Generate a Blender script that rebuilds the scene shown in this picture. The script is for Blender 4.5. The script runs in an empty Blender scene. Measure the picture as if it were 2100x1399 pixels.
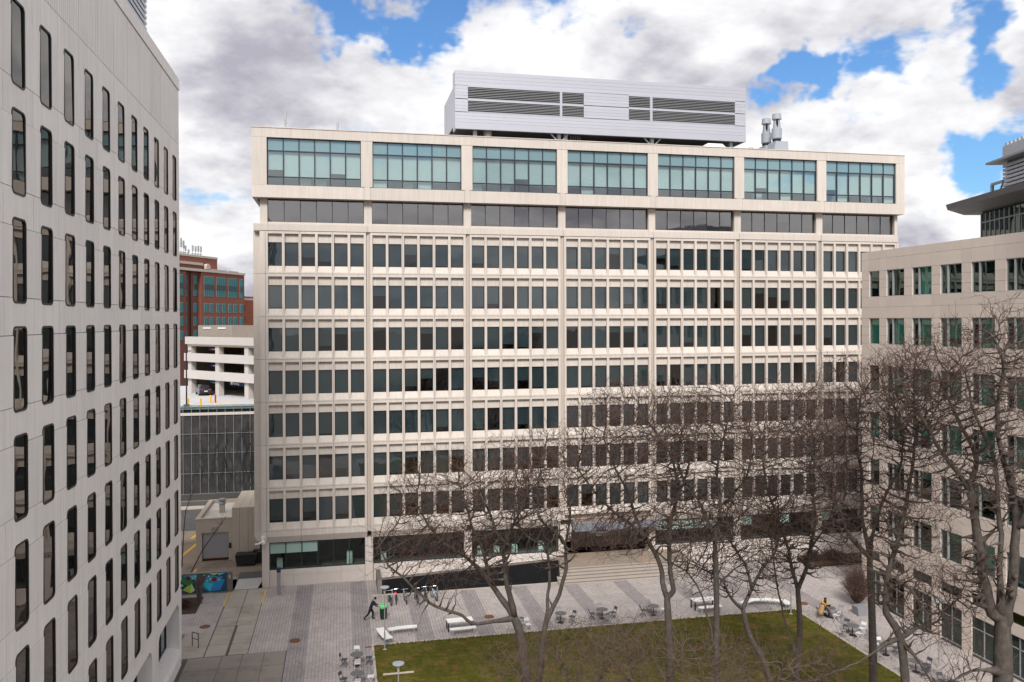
import bpy, bmesh, math, random
import numpy as np
from mathutils import Vector, Matrix
R = math.radians
sc = bpy.context.scene
col = sc.collection
rnd = random.Random(7)
GAPS = [(-0.02, 0.937, 0.35, 0.068, 0.18), (0.023, 0.932, 0.363, 0.058, 0.14), (0.084, 0.932, 0.353, 0.053, 0.15), (0.096, 0.94, 0.329, 0.049, 0.13), (0.145, 0.919, 0.367, 0.049, 0.12), (0.21, 0.902, 0.377, 0.058, 0.1), (0.3, 0.888, 0.348, 0.053, 0.13), (0.34, 0.871, 0.355, 0.044, 0.1), (0.489, 0.82, 0.298, 0.053, 0.15), (0.509, 0.814, 0.279, 0.049, 0.13), (0.473, 0.841, 0.263, 0.037, 0.11), (0.528, 0.796, 0.296, 0.053, 0.11), (0.563, 0.778, 0.279, 0.039, 0.08), (0.662, 0.695, 0.281, 0.058, 0.15), (0.643, 0.715, 0.277, 0.044, 0.1), (0.665, 0.723, 0.184, 0.053, 0.13), (0.644, 0.743, 0.18, 0.044, 0.1), (0.624, 0.778, 0.073, 0.078, 0.07), (-0.128, 0.99, 0.057, 0.058, 0.06), (0.625, 0.771, 0.12, 0.049, 0.05)]

# ------------------------------------------------------------------ camera
cam_data = bpy.data.cameras.new('camera')
cam = bpy.data.objects.new('camera', cam_data)
col.objects.link(cam)
cam_data.sensor_width = 36.0
cam_data.lens = 1647.619 / 2100 * 36.0
cam_data.shift_y = -32.15 / 2100
cam_data.clip_start = 0.5
cam_data.clip_end = 5000
CAM_H = 23.58
def cam_axes(yaw, pitch, roll):
    cy, sy = math.cos(yaw), math.sin(yaw)
    fw = Vector((sy * math.cos(pitch), cy * math.cos(pitch), -math.sin(pitch)))
    rt = Vector((cy, -sy, 0))
    dn = fw.cross(rt)
    c, s = math.cos(roll), math.sin(roll)
    return c * rt + s * dn, -s * rt + c * dn, fw
rt, dn, fw = cam_axes(0.209351, 0.00605107, 0.00351328)
m3 = Matrix((rt, -dn, -fw)).transposed()
cam.matrix_world = Matrix.Translation((0, 0, CAM_H)) @ m3.to_4x4()
sc.camera = cam

# ------------------------------------------------------------------ render + colour
sc.render.engine = 'CYCLES'
sc.cycles.use_denoising = True
sc.cycles.use_adaptive_sampling = True
sc.cycles.adaptive_threshold = 0.02
sc.cycles.max_bounces = 5
sc.cycles.diffuse_bounces = 2
sc.cycles.glossy_bounces = 3
sc.cycles.transmission_bounces = 4
sc.cycles.transparent_max_bounces = 8
sc.cycles.caustics_reflective = False
sc.cycles.caustics_refractive = False
sc.view_settings.view_transform = 'Standard'
sc.view_settings.look = 'None'
sc.view_settings.gamma = 1.0
sc.view_settings.use_curve_mapping = False
sc.view_settings.exposure = 0.90

# ------------------------------------------------------------------ sun + sky
SUN_EL, SUN_AZ = R(44), R(196)          # azimuth clockwise from +Y: behind and left of the camera
sun_dir = Vector((math.sin(SUN_AZ) * math.cos(SUN_EL), math.cos(SUN_AZ) * math.cos(SUN_EL), math.sin(SUN_EL)))
sl = bpy.data.lights.new('sun', 'SUN')
sl.energy = 2.2
sl.angle = R(18)
sl.color = (1.0, 0.965, 0.925)
so = bpy.data.objects.new('sun', sl)
so.rotation_euler = (-sun_dir).to_track_quat('-Z', 'Y').to_euler()
so.location = (0, 0, 120)
col.objects.link(so)

world = bpy.data.worlds.new('World')
sc.world = world
world.use_nodes = True
nt = world.node_tree
nt.nodes.clear()
def N(t, **kw):
    n = nt.nodes.new(t)
    for k, v in kw.items():
        setattr(n, k, v)
    return n
def link(a, b): nt.links.new(a, b)
def wmath(op, a, b=None, clamp=False):
    n = N('ShaderNodeMath', operation=op, use_clamp=clamp)
    for i, v in enumerate((a, b)):
        if v is None: continue
        if isinstance(v, (int, float)): n.inputs[i].default_value = v
        else: link(v, n.inputs[i])
    return n.outputs[0]
def wrange(v, a, b, c, d, smooth=True):
    n = N('ShaderNodeMapRange', interpolation_type='SMOOTHSTEP' if smooth else 'LINEAR')
    link(v, n.inputs[0])
    for i, x in enumerate((a, b, c, d)): n.inputs[i + 1].default_value = x
    return n.outputs[0]
sky = N('ShaderNodeTexSky', sky_type='NISHITA')
sky.sun_disc = False
sky.sun_elevation = SUN_EL
sky.sun_rotation = SUN_AZ
sky.air_density = 1.3
sky.dust_density = 0.6
sky.ozone_density = 2.0
tc = N('ShaderNodeTexCoord')
def cloud_coord(lift):
    add = N('ShaderNodeVectorMath', operation='ADD')
    link(tc.outputs['Generated'], add.inputs[0])
    add.inputs[1].default_value = (0, 0, lift)
    sep = N('ShaderNodeSeparateXYZ')
    link(add.outputs[0], sep.inputs[0])
    den = wmath('ADD', wmath('ABSOLUTE', sep.outputs[2]), 0.42)
    cx = wmath('DIVIDE', sep.outputs[0], den)
    cy = wmath('DIVIDE', sep.outputs[1], den)
    cb = N('ShaderNodeCombineXYZ')
    link(cx, cb.inputs[0]); link(cy, cb.inputs[1]); link(wmath('MULTIPLY', sep.outputs[2], 1.6), cb.inputs[2])
    return cb.outputs[0]
def fbm(vec, scale, detail, rough, off, dist=0.0):
    mp = N('ShaderNodeMapping')
    link(vec, mp.inputs[0])
    mp.inputs['Location'].default_value = off
    nz = N('ShaderNodeTexNoise')
    link(mp.outputs[0], nz.inputs['Vector'])
    nz.inputs['Scale'].default_value = scale
    nz.inputs['Detail'].default_value = detail
    nz.inputs['Roughness'].default_value = rough
    nz.inputs['Distortion'].default_value = dist
    return nz.outputs[0]
c0 = cloud_coord(0.0)
c1 = cloud_coord(0.055)
OFF = (3.1, 1.7, 0.4)
d0 = fbm(c0, 3.1, 10, 0.60, OFF, 0.2)
d1 = fbm(c1, 3.1, 5, 0.52, OFF, 0.15)
# gaps of open blue between the clouds, each a direction in the sky
wn = N('ShaderNodeTexNoise')
link(tc.outputs['Generated'], wn.inputs['Vector'])
wn.inputs['Scale'].default_value = 9.0; wn.inputs['Detail'].default_value = 4.0; wn.inputs['Roughness'].default_value = 0.62
wsub = N('ShaderNodeVectorMath', operation='SUBTRACT'); link(wn.outputs['Color'], wsub.inputs[0]); wsub.inputs[1].default_value = (0.5, 0.5, 0.5)
wsc = N('ShaderNodeVectorMath', operation='SCALE'); link(wsub.outputs[0], wsc.inputs[0]); wsc.inputs['Scale'].default_value = 0.22
warp = N('ShaderNodeVectorMath', operation='ADD'); link(tc.outputs['Generated'], warp.inputs[0]); link(wsc.outputs[0], warp.inputs[1])
gap = None
for (gx, gy, gz, rad, amt) in GAPS:
    dn_ = N('ShaderNodeVectorMath', operation='DISTANCE')
    link(warp.outputs[0], dn_.inputs[0])
    dn_.inputs[1].default_value = (gx, gy, gz)
    v = wrange(dn_.outputs['Value'], 0.0, rad * 1.32, amt * 1.2, 0.0)
    gap = v if gap is None else wmath('ADD', gap, v)
dens = wmath('SUBTRACT', d0, gap)
cover = wrange(dens, 0.285, 0.425, 0.0, 1.0)
thick = wrange(d1, 0.43, 0.64, 0.0, 1.0)
fine = fbm(c0, 7.0, 6, 0.62, (5.0, 2.0, 1.0))
shade = wmath('ADD', wmath('MULTIPLY', thick, 0.85), wmath('MULTIPLY', wmath('SUBTRACT', fine, 0.48), 1.5), clamp=True)
cmix = N('ShaderNodeMix', data_type='RGBA')
link(shade, cmix.inputs[0])
cmix.inputs[6].default_value = (5.6, 5.6, 5.65, 1)
cmix.inputs[7].default_value = (2.55, 2.5, 2.9, 1)
skyb = N('ShaderNodeMix', data_type='RGBA', blend_type='MULTIPLY')
skyb.inputs[0].default_value = 1.0
link(sky.outputs[0], skyb.inputs[6])
skyb.inputs[7].default_value = (0.36, 0.55, 0.78, 1)
smix = N('ShaderNodeMix', data_type='RGBA')
link(cover, smix.inputs[0])
link(skyb.outputs[2], smix.inputs[6])
link(cmix.outputs[2], smix.inputs[7])
bg = N('ShaderNodeBackground')
bg.inputs[1].default_value = 0.1
link(smix.outputs[2], bg.inputs[0])
wo = N('ShaderNodeOutputWorld')
link(bg.outputs[0], wo.inputs[0])

# ------------------------------------------------------------------ mesh helpers
class MB:
    def __init__(s): s.v = []; s.f = []; s.m = []; s.mi = 0
    def add(s, vs, fs):
        n = len(s.v); s.v += [tuple(v) for v in vs]
        for f in fs:
            s.f.append(tuple(n + i for i in f)); s.m.append(s.mi)
        return s
    def box(s, x0, x1, y0, y1, z0, z1):
        return s.add([(x0,y0,z0),(x1,y0,z0),(x1,y1,z0),(x0,y1,z0),(x0,y0,z1),(x1,y0,z1),(x1,y1,z1),(x0,y1,z1)],
                     [(0,3,2,1),(4,5,6,7),(0,1,5,4),(1,2,6,5),(2,3,7,6),(3,0,4,7)])
    def obox(s, c, ax, ay, az):
        c, ax, ay, az = Vector(c), Vector(ax), Vector(ay), Vector(az)
        vs = [c + i*ax + j*ay + k*az for k in (-1, 1) for j in (-1, 1) for i in (-1, 1)]
        return s.add(vs, [(0,2,3,1),(4,5,7,6),(0,1,5,4),(1,3,7,5),(3,2,6,7),(2,0,4,6)])
    def bar(s, a, b, w, h=None):
        a, b = Vector(a), Vector(b); h = h or w
        d = b - a
        if d.length < 1e-6: return s
        u = d.normalized(); up = Vector((0,0,1)) if abs(u.z) < 0.95 else Vector((1,0,0))
        sx = u.cross(up).normalized(); sy = sx.cross(u)
        return s.obox((a + b) / 2, d / 2, sx * w / 2, sy * h / 2)
    def prism(s, poly, axis, a, b):
        """poly: list of 2-tuples; axis 0/1/2 is the extrusion axis (a..b)."""
        def p(t, q):
            return (q, t[0], t[1]) if axis == 0 else (t[0], q, t[1]) if axis == 1 else (t[0], t[1], q)
        n = len(poly)
        vs = [p(t, a) for t in poly] + [p(t, b) for t in poly]
        fs = [tuple(range(n))[::-1], tuple(range(n, 2*n))] + [(i, (i+1) % n, n + (i+1) % n, n + i) for i in range(n)]
        return s.add(vs, fs)
    def tube(s, pts, rad, n=6, cap=True, closed=False):
        pts = [Vector(p) for p in pts]
        if not isinstance(rad, (list, tuple)): rad = [rad] * len(pts)
        base = len(s.v); m = len(pts)
        pu = None
        for i, p in enumerate(pts):
            if closed: t = pts[(i+1) % m] - pts[i-1]
            else: t = pts[min(i+1, m-1)] - pts[max(i-1, 0)]
            if t.length < 1e-9: t = Vector((0,0,1))
            t.normalize()
            if pu is None:
                a = Vector((0,0,1)) if abs(t.z) < 0.9 else Vector((1,0,0))
                u = t.cross(a).normalized()
            else:
                u = pu - t * pu.dot(t)
                u = u.normalized() if u.length > 1e-6 else t.cross(Vector((0.3,0.5,0.8))).normalized()
            pu = u; w = t.cross(u)
            for k in range(n):
                q = p + (u * math.cos(2*math.pi*k/n) + w * math.sin(2*math.pi*k/n)) * rad[i]
                s.v.append(tuple(q))
        for i in range(m if closed else m-1):
            j = (i+1) % m
            for k in range(n):
                s.f.append((base+i*n+k, base+i*n+(k+1)%n, base+j*n+(k+1)%n, base+j*n+k)); s.m.append(s.mi)
        if cap and not closed:
            s.f.append(tuple(base+k for k in range(n))[::-1]); s.m.append(s.mi)
            s.f.append(tuple(base+(m-1)*n+k for k in range(n))); s.m.append(s.mi)
        return s
    def cyl(s, c, r, z0, z1, n=16, r2=None):
        return s.tube([(c[0],c[1],z0),(c[0],c[1],z1)], [r, r if r2 is None else r2], n)
    def lathe(s, prof, c=(0,0,0), n=20):
        base = len(s.v); m = len(prof)
        for r, z in prof:
            for k in range(n):
                a = 2*math.pi*k/n
                s.v.append((c[0]+r*math.cos(a), c[1]+r*math.sin(a), c[2]+z))
        for i in range(m-1):
            for k in range(n):
                s.f.append((base+i*n+k, base+i*n+(k+1)%n, base+(i+1)*n+(k+1)%n, base+(i+1)*n+k)); s.m.append(s.mi)
        s.f.append(tuple(base+k for k in range(n))[::-1]); s.m.append(s.mi)
        s.f.append(tuple(base+(m-1)*n+k for k in range(n))); s.m.append(s.mi)
        return s
    def mesh(s, name, mats, smooth=False, bevel=0.0):
        me = bpy.data.meshes.new(name)
        me.from_pydata(s.v, [], s.f)
        for mt in (mats if isinstance(mats, (list, tuple)) else [mats]): me.materials.append(mt)
        if any(s.m): me.polygons.foreach_set('material_index', s.m)
        if bevel > 0:
            bm = bmesh.new(); bm.from_mesh(me)
            bmesh.ops.bevel(bm, geom=list(bm.edges), offset=bevel, segments=1, affect='EDGES', clamp_overlap=True)
            bm.to_mesh(me); bm.free()
        if smooth: me.polygons.foreach_set('use_smooth', [True] * len(me.polygons))
        me.update()
        return me
    def build(s, name, mats, parent=None, smooth=False, bevel=0.0):
        return put(name, s.mesh(name, mats, smooth, bevel), parent)
def wloc(o):
    return Vector(o.location) + (wloc(o.parent) if o.parent else Vector((0,0,0)))
def put(name, me, parent=None, at=(0,0,0), rz=0.0):
    """Link a mesh at a world position; parents only translate while the scene is being built."""
    o = bpy.data.objects.new(name, me)
    col.objects.link(o)
    at = Vector(at)
    if parent is not None:
        o.parent = parent
        at = at - wloc(parent)
    o.location = at
    o.rotation_euler = (0, 0, rz)
    return o
def empty(name, loc=(0,0,0)):
    o = bpy.data.objects.new(name, None)
    o.empty_display_size = 0.3
    o.location = loc
    col.objects.link(o)
    return o
def tag(o, label, cat, group=None):
    o['label'] = label; o['category'] = cat
    if group: o['group'] = group
    return o
def thing(name, label, cat, loc=(0,0,0), group=None):
    return tag(empty(name, loc), label, cat, group)
def pane_at(x0, x1, y0, y1, z0, z1, mat, parent):
    """A pane hung a fraction of a degree out of true, as real glazing is."""
    c = ((x0 + x1) / 2, (y0 + y1) / 2, (z0 + z1) / 2)
    o = put('pane', MB().box(x0 - c[0], x1 - c[0], y0 - c[1], y1 - c[1], z0 - c[2], z1 - c[2]).mesh('pane', mat), parent, c)
    o.rotation_euler = (R(rnd.gauss(0, 0.22)), 0, R(rnd.gauss(0, 0.28)))
    return o
def text_mesh(name, cu, parent):
    tmp = bpy.data.objects.new(name + '_tmp', cu); col.objects.link(tmp)
    me = bpy.data.meshes.new_from_object(tmp.evaluated_get(bpy.context.evaluated_depsgraph_get()))
    bpy.data.objects.remove(tmp)
    o = bpy.data.objects.new(name, me); col.objects.link(o); o.parent = parent
    return o
def struct(o, label=None):
    o['kind'] = 'structure'
    if label: o['label'] = label
    return o
def copy_tree(o, parent=None):
    c = o.copy(); col.objects.link(c)
    if parent is not None: c.parent = parent
    for ch in list(o.children):
        copy_tree(ch, c)
    return c
def swap_mat(o, old, new):
    for ch in [o] + list(o.children_recursive):
        if ch.type == 'MESH' and old.name in [m.name for m in ch.data.materials if m]:
            ch.data = ch.data.copy()
            for i, m in enumerate(ch.data.materials):
                if m == old: ch.data.materials[i] = new

# ------------------------------------------------------------------ materials
def rgb(c): return (c[0], c[1], c[2], 1.0)
def pm(name, base, var=0.10, scale=1.2, rough=0.8, bump=0.0, bscale=30.0, metal=0.0, fine=0.06, fscale=14.0,
       streak=0.0, spec=0.4, stretch=(1,1,1), tint=None, tamt=0.0, tscale=0.4):
    m = bpy.data.materials.new(name); m.use_nodes = True
    t = m.node_tree; b = t.nodes['Principled BSDF']
    def nn(ty, **kw):
        n = t.nodes.new(ty)
        for k, v in kw.items(): setattr(n, k, v)
        return n
    L = t.links.new
    geo = nn('ShaderNodeNewGeometry')
    def noise(sc_, det, ro, st=(1,1,1)):
        mp = nn('ShaderNodeMapping'); mp.inputs['Scale'].default_value = st
        L(geo.outputs['Position'], mp.inputs[0])
        z = nn('ShaderNodeTexNoise'); L(mp.outputs[0], z.inputs['Vector'])
        z.inputs['Scale'].default_value = sc_; z.inputs['Detail'].default_value = det; z.inputs['Roughness'].default_value = ro
        return z.outputs[0]
    def ma(op, a, bb):
        n = nn('ShaderNodeMath', operation=op)
        for i, v in enumerate((a, bb)):
            if isinstance(v, (int, float)): n.inputs[i].default_value = v
            else: L(v, n.inputs[i])
        return n.outputs[0]
    f = ma('MULTIPLY', ma('SUBTRACT', noise(scale, 4, 0.6, stretch), 0.5), 2.6 * var)
    f = ma('ADD', f, ma('MULTIPLY', ma('SUBTRACT', noise(fscale, 3, 0.6, stretch), 0.5), 2.6 * fine))
    if streak:
        f = ma('ADD', f, ma('MULTIPLY', ma('SUBTRACT', noise(1.0, 4, 0.65, (5.0, 5.0, 0.22)), 0.5), 2.4 * streak))
    oi = nn('ShaderNodeObjectInfo')
    f = ma('ADD', f, ma('MULTIPLY', ma('SUBTRACT', oi.outputs['Random'], 0.5), 0.08))
    f = ma('ADD', f, 1.0)
    hv = nn('ShaderNodeVectorMath', operation='SCALE')
    L(f, hv.inputs['Scale'])
    if tint:
        mx = nn('ShaderNodeMix', data_type='RGBA')
        mr = nn('ShaderNodeMapRange'); L(noise(tscale, 6, 0.65), mr.inputs[0])
        mr.inputs[1].default_value = 0.48; mr.inputs[2].default_value = 0.66; mr.inputs[4].default_value = tamt
        L(mr.outputs[0], mx.inputs[0]); mx.inputs[6].default_value = rgb(base); mx.inputs[7].default_value = rgb(tint)
        L(mx.outputs[2], hv.inputs[0])
    else:
        hv.inputs[0].default_value = base
    L(hv.outputs[0], b.inputs['Base Color'])
    b.inputs['Roughness'].default_value = rough
    b.inputs['Metallic'].default_value = metal
    b.inputs['Specular IOR Level'].default_value = spec
    if bump:
        bp = nn('ShaderNodeBump'); bp.inputs['Strength'].default_value = bump; bp.inputs['Distance'].default_value = 0.02
        L(noise(bscale, 5, 0.65, stretch), bp.inputs['Height']); L(bp.outputs[0], b.inputs['Normal'])
    return m
def glass(name, tint, ior=1.6, gloss=(0.85,0.9,0.92), wav=0.0, wscale=0.35, body=None):
    """Thin tinted pane: see-through tint (or a dark body) under a mirror coat."""
    m = bpy.data.materials.new(name); m.use_nodes = True
    t = m.node_tree; t.nodes.clear(); L = t.links.new
    out = t.nodes.new('ShaderNodeOutputMaterial'); mx = t.nodes.new('ShaderNodeMixShader')
    if body is None:
        a = t.nodes.new('ShaderNodeBsdfTransparent'); a.inputs[0].default_value = rgb([math.sqrt(c) for c in tint])      # each pane has two faces
    else:
        a = t.nodes.new('ShaderNodeBsdfDiffuse'); a.inputs[0].default_value = rgb(body)
    g = t.nodes.new('ShaderNodeBsdfGlossy'); g.inputs[0].default_value = rgb(gloss); g.inputs['Roughness'].default_value = 0.008
    fr = t.nodes.new('ShaderNodeFresnel'); fr.inputs[0].default_value = ior
    if wav:
        geo = t.nodes.new('ShaderNodeNewGeometry'); z = t.nodes.new('ShaderNodeTexNoise')
        L(geo.outputs['Position'], z.inputs['Vector']); z.inputs['Scale'].default_value = wscale; z.inputs['Detail'].default_value = 1.0
        bp = t.nodes.new('ShaderNodeBump'); bp.inputs['Strength'].default_value = wav; bp.inputs['Distance'].default_value = 0.05
        L(z.outputs[0], bp.inputs['Height']); L(bp.outputs[0], g.inputs['Normal'])
    gb_ = t.nodes.new('ShaderNodeNewGeometry')            # the mirror coat sits on the outer side of each face only
    inv = t.nodes.new('ShaderNodeMath'); inv.operation = 'SUBTRACT'; inv.inputs[0].default_value = 1.0; L(gb_.outputs['Backfacing'], inv.inputs[1])
    fm = t.nodes.new('ShaderNodeMath'); fm.operation = 'MULTIPLY'; L(fr.outputs[0], fm.inputs[0]); L(inv.outputs[0], fm.inputs[1])
    L(fm.outputs[0], mx.inputs[0]); L(a.outputs[0], mx.inputs[1]); L(g.outputs[0], mx.inputs[2]); L(mx.outputs[0], out.inputs[0])
    return m
def paver(name, c1, c2, mortar, bw, bh, var=0.09):
    m = bpy.data.materials.new(name); m.use_nodes = True
    t = m.node_tree; b = t.nodes['Principled BSDF']; L = t.links.new
    geo = t.nodes.new('ShaderNodeNewGeometry')
    mp = t.nodes.new('ShaderNodeMapping'); mp.inputs['Rotation'].default_value = (0, 0, math.pi/2)
    L(geo.outputs['Position'], mp.inputs[0])
    br = t.nodes.new('ShaderNodeTexBrick'); L(mp.outputs[0], br.inputs['Vector'])
    br.inputs['Color1'].default_value = rgb(c1); br.inputs['Color2'].default_value = rgb(c2); br.inputs['Mortar'].default_value = rgb(mortar)
    br.inputs['Scale'].default_value = 1.0; br.inputs['Mortar Size'].default_value = 0.014
    br.inputs['Brick Width'].default_value = bw; br.inputs['Row Height'].default_value = bh; br.inputs['Bias'].default_value = 0.0
    z = t.nodes.new('ShaderNodeTexNoise'); L(geo.outputs['Position'], z.inputs['Vector']); z.inputs['Scale'].default_value = 0.35; z.inputs['Detail'].default_value = 8; z.inputs['Roughness'].default_value = 0.7
    mr = t.nodes.new('ShaderNodeMapRange'); L(z.outputs[0], mr.inputs[0]); mr.inputs[1].default_value = 0.3; mr.inputs[2].default_value = 0.7; mr.inputs[3].default_value = 1 - 2*var; mr.inputs[4].default_value = 1 + 2*var
    z2 = t.nodes.new('ShaderNodeTexNoise'); L(geo.outputs['Position'], z2.inputs['Vector']); z2.inputs['Scale'].default_value = 1.7; z2.inputs['Detail'].default_value = 7; z2.inputs['Roughness'].default_value = 0.75
    m2 = t.nodes.new('ShaderNodeMapRange'); L(z2.outputs[0], m2.inputs[0]); m2.inputs[1].default_value = 0.30; m2.inputs[2].default_value = 0.47; m2.inputs[3].default_value = 0.74; m2.inputs[4].default_value = 1.0
    mm = t.nodes.new('ShaderNodeMath'); mm.operation = 'MULTIPLY'; L(mr.outputs[0], mm.inputs[0]); L(m2.outputs[0], mm.inputs[1])
    hv = t.nodes.new('ShaderNodeVectorMath'); hv.operation = 'SCALE'; L(br.outputs[0], hv.inputs[0]); L(mm.outputs[0], hv.inputs['Scale'])
    L(hv.outputs[0], b.inputs['Base Color']); b.inputs['Roughness'].default_value = 0.85
    bp = t.nodes.new('ShaderNodeBump'); bp.inputs['Strength'].default_value = 0.4; bp.inputs['Distance'].default_value = 0.01; bp.invert = True
    L(br.outputs['Fac'], bp.inputs['Height']); L(bp.outputs[0], b.inputs['Normal'])
    return m
M = {}
M['precast'] = pm('beige_precast', (0.59, 0.53, 0.475), 0.07, 0.5, 0.85, 0.15, 60, streak=0.15, fine=0.03)
M['precast_lt'] = pm('pale_precast', (0.61, 0.545, 0.50), 0.05, 0.7, 0.85, 0.1, 60, streak=0.05, fine=0.03)
M['white_clad'] = pm('white_cladding', (0.80, 0.765, 0.745), 0.06, 0.5, 0.8, 0.1, 60, streak=0.15, fine=0.03)
M['limestone'] = pm('pink_limestone', (0.66, 0.565, 0.50), 0.05, 0.8, 0.85, 0.1, 50, streak=0.03, fine=0.05)
M['joint'] = pm('dark_joint', (0.10, 0.085, 0.075), 0.1)
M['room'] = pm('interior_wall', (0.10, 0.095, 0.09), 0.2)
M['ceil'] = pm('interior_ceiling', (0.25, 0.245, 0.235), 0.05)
M['frame'] = pm('dark_bronze_frame', (0.025, 0.024, 0.026), 0.1, rough=0.45, spec=0.5)
M['frame_blue'] = pm('slate_frame', (0.020, 0.032, 0.040), 0.1, rough=0.4, spec=0.5)
M['glass_grey'] = glass('grey_tinted_glass', (0.19, 0.24, 0.26), 2.05, (0.80,0.80,0.80), 0.10, 0.7)
M['glass_smoke'] = glass('smoke_ribbon_glass', (0.18, 0.185, 0.195), 3.4, (0.75,0.73,0.73), 0.08, 0.6)
M['glass_teal'] = glass('teal_clear_glass', (0.56, 0.69, 0.70), 2.9, (0.84,0.93,0.95), 0.06, 0.6)
M['glass_spandrel'] = glass('teal_spandrel_glass', (0,0,0), 2.1, (0.7,0.85,0.9), 0.1, 0.4, body=(0.17,0.27,0.30))
M['glass_lobby'] = glass('lobby_glass', (0.62, 0.75, 0.72), 1.5, (0.85,0.9,0.9), 0.05, 0.4)
M['glass_green'] = glass('green_tinted_glass', (0.19, 0.43, 0.37), 1.9, (0.72,0.9,0.85), 0.2, 0.45)
M['glass_dark'] = glass('bronze_mirror_glass', (0,0,0), 2.0, (0.80,0.76,0.72), 0.22, 0.5, body=(0.012,0.011,0.012))
M['glass_far'] = glass('aqua_glass', (0,0,0), 1.5, (0.40,0.55,0.55), 0.2, 0.3, body=(0.055,0.18,0.19))
M['blind'] = pm('grey_roller_blind', (0.66, 0.70, 0.68), 0.06, 2.0, 0.9, stretch=(1,1,0.2))
M['blind_white'] = pm('white_roller_blind', (0.92, 0.92, 0.88), 0.05, 1.0, 0.9)
M['siding'] = pm('silver_metal_siding', (0.47, 0.475, 0.525), 0.03, 0.3, 0.45, metal=0.35, fine=0.02)
M['slat'] = pm('grey_louver_metal', (0.30, 0.30, 0.31), 0.05, rough=0.5, metal=0.3)
M['steel'] = pm('galvanised_steel', (0.33, 0.35, 0.37), 0.12, rough=0.5, metal=0.5)
M['black'] = pm('black_void', (0.012, 0.012, 0.013), 0.2)
M['darkpipe'] = pm('dark_insulated_pipe', (0.16, 0.14, 0.12), 0.2)
M['fan'] = pm('grey_fan_paint', (0.33, 0.36, 0.40), 0.05, rough=0.5)
M['white'] = pm('white_paint', (0.80, 0.79, 0.77), 0.04, rough=0.5)
M['roof'] = pm('pale_roof_membrane', (0.68, 0.64, 0.58), 0.12, 0.6, tint=(0.42,0.36,0.28), tamt=0.6)
M['gravel'] = pm('brown_roof_ballast', (0.27, 0.19, 0.15), 0.2, 2.0, 0.95, 0.4, 90, fine=0.3, fscale=40)
M['canopy'] = pm('blue_grey_canopy_metal', (0.26, 0.275, 0.315), 0.06, 0.8, 0.4, metal=0.4)
M['granite'] = pm('black_granite', (0.009, 0.009, 0.010), 0.35, 1.5, 0.8, 0.0, spec=0.08)
M['granite_cap'] = pm('grey_granite_cap', (0.16, 0.14, 0.125), 0.15, 2.0, 0.7)
M['concrete'] = pm('concrete_slab', (0.36, 0.32, 0.27), 0.13, 0.7, 0.9, 0.2, 40, tint=(0.24,0.205,0.165), tamt=0.7)
M['concrete_dk'] = pm('dark_concrete_slab', (0.25, 0.218, 0.188), 0.10, 0.6, 0.9, 0.2, 40, tint=(0.15,0.13,0.115), tamt=0.6)
M['asphalt'] = pm('worn_asphalt', (0.085, 0.08, 0.078), 0.25, 0.5, 0.92, 0.3, 60, fine=0.1)
M['alley'] = pm('alley_concrete', (0.27, 0.215, 0.165), 0.18, 0.4, 0.92, 0.2, 40, tint=(0.12,0.10,0.085), tamt=0.75, tscale=0.25)
M['urban'] = pm('urban_ground', (0.17, 0.16, 0.15), 0.25, 0.05, 0.95)
M['paver'] = paver('light_grey_paver', (0.41,0.365,0.345), (0.36,0.32,0.305), (0.20,0.175,0.17), 0.46, 0.23)
M['paver_dk'] = paver('dark_grey_paver', (0.295,0.262,0.258), (0.255,0.228,0.228), (0.13,0.115,0.12), 0.46, 0.23)
M['kerb'] = pm('kerb_stone', (0.42, 0.36, 0.31), 0.08)
M['yellow'] = pm('yellow_paint', (0.75, 0.42, 0.03), 0.12, 3.0, 0.7)
M['brickwall'] = pm('red_brick', (0.22, 0.080, 0.055), 0.12, 0.4, 0.9, fine=0.12, fscale=3)
M['brickdark'] = pm('dark_red_brick', (0.15, 0.056, 0.044), 0.12, 0.4, 0.9, fine=0.12, fscale=3)
M['brickorange'] = pm('orange_brick', (0.28, 0.085, 0.045), 0.1, 0.4, 0.9)
M['stonetrim'] = pm('stone_trim', (0.48, 0.42, 0.36), 0.1)
M['garage'] = pm('garage_concrete', (0.52, 0.485, 0.455), 0.05, 0.5, 0.85, streak=0.06)
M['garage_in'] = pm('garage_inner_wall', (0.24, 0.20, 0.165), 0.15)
M['cmu'] = pm('block_masonry', (0.30, 0.255, 0.22), 0.12, 2.0, fine=0.12)
M['meshpanel'] = pm('dark_mesh_panel', (0.032, 0.030, 0.030), 0.25, 0.9, 0.8, tint=(0.055,0.052,0.05), tamt=0.8, tscale=0.9)
M['screen_alu'] = pm('dull_screen_frame', (0.22, 0.23, 0.24), 0.1, rough=0.5, metal=0.3)
M['alu'] = pm('aluminium_rail', (0.42, 0.43, 0.44), 0.06, rough=0.45, metal=0.4)
M['bark'] = pm('grey_brown_bark', (0.076, 0.060, 0.051), 0.25, 3.0, 0.95, 0.7, 18, fine=0.3, fscale=9, stretch=(1,1,0.35), tint=(0.125,0.12,0.10), tamt=0.6, tscale=3.5)
M['twig'] = pm('brown_twig', (0.078, 0.046, 0.036), 0.25, 2.0, 0.9)
M['twig_pale'] = pm('tan_twig', (0.105, 0.072, 0.055), 0.25, 2.0, 0.9)
M['shrub'] = pm('russet_shrub_twig', (0.085, 0.045, 0.035), 0.3, 2.0, 0.9)
M['grass'] = pm('winter_lawn', (0.078, 0.076, 0.012), 0.5, 0.5, 0.95, 0.8, 12, fine=0.5, fscale=2.6, tint=(0.145,0.092,0.032), tamt=1.0, tscale=0.9, spec=0.1)
M['soil'] = pm('bare_soil', (0.055, 0.032, 0.02), 0.3, 1.0, 0.95, 0.5)
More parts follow.
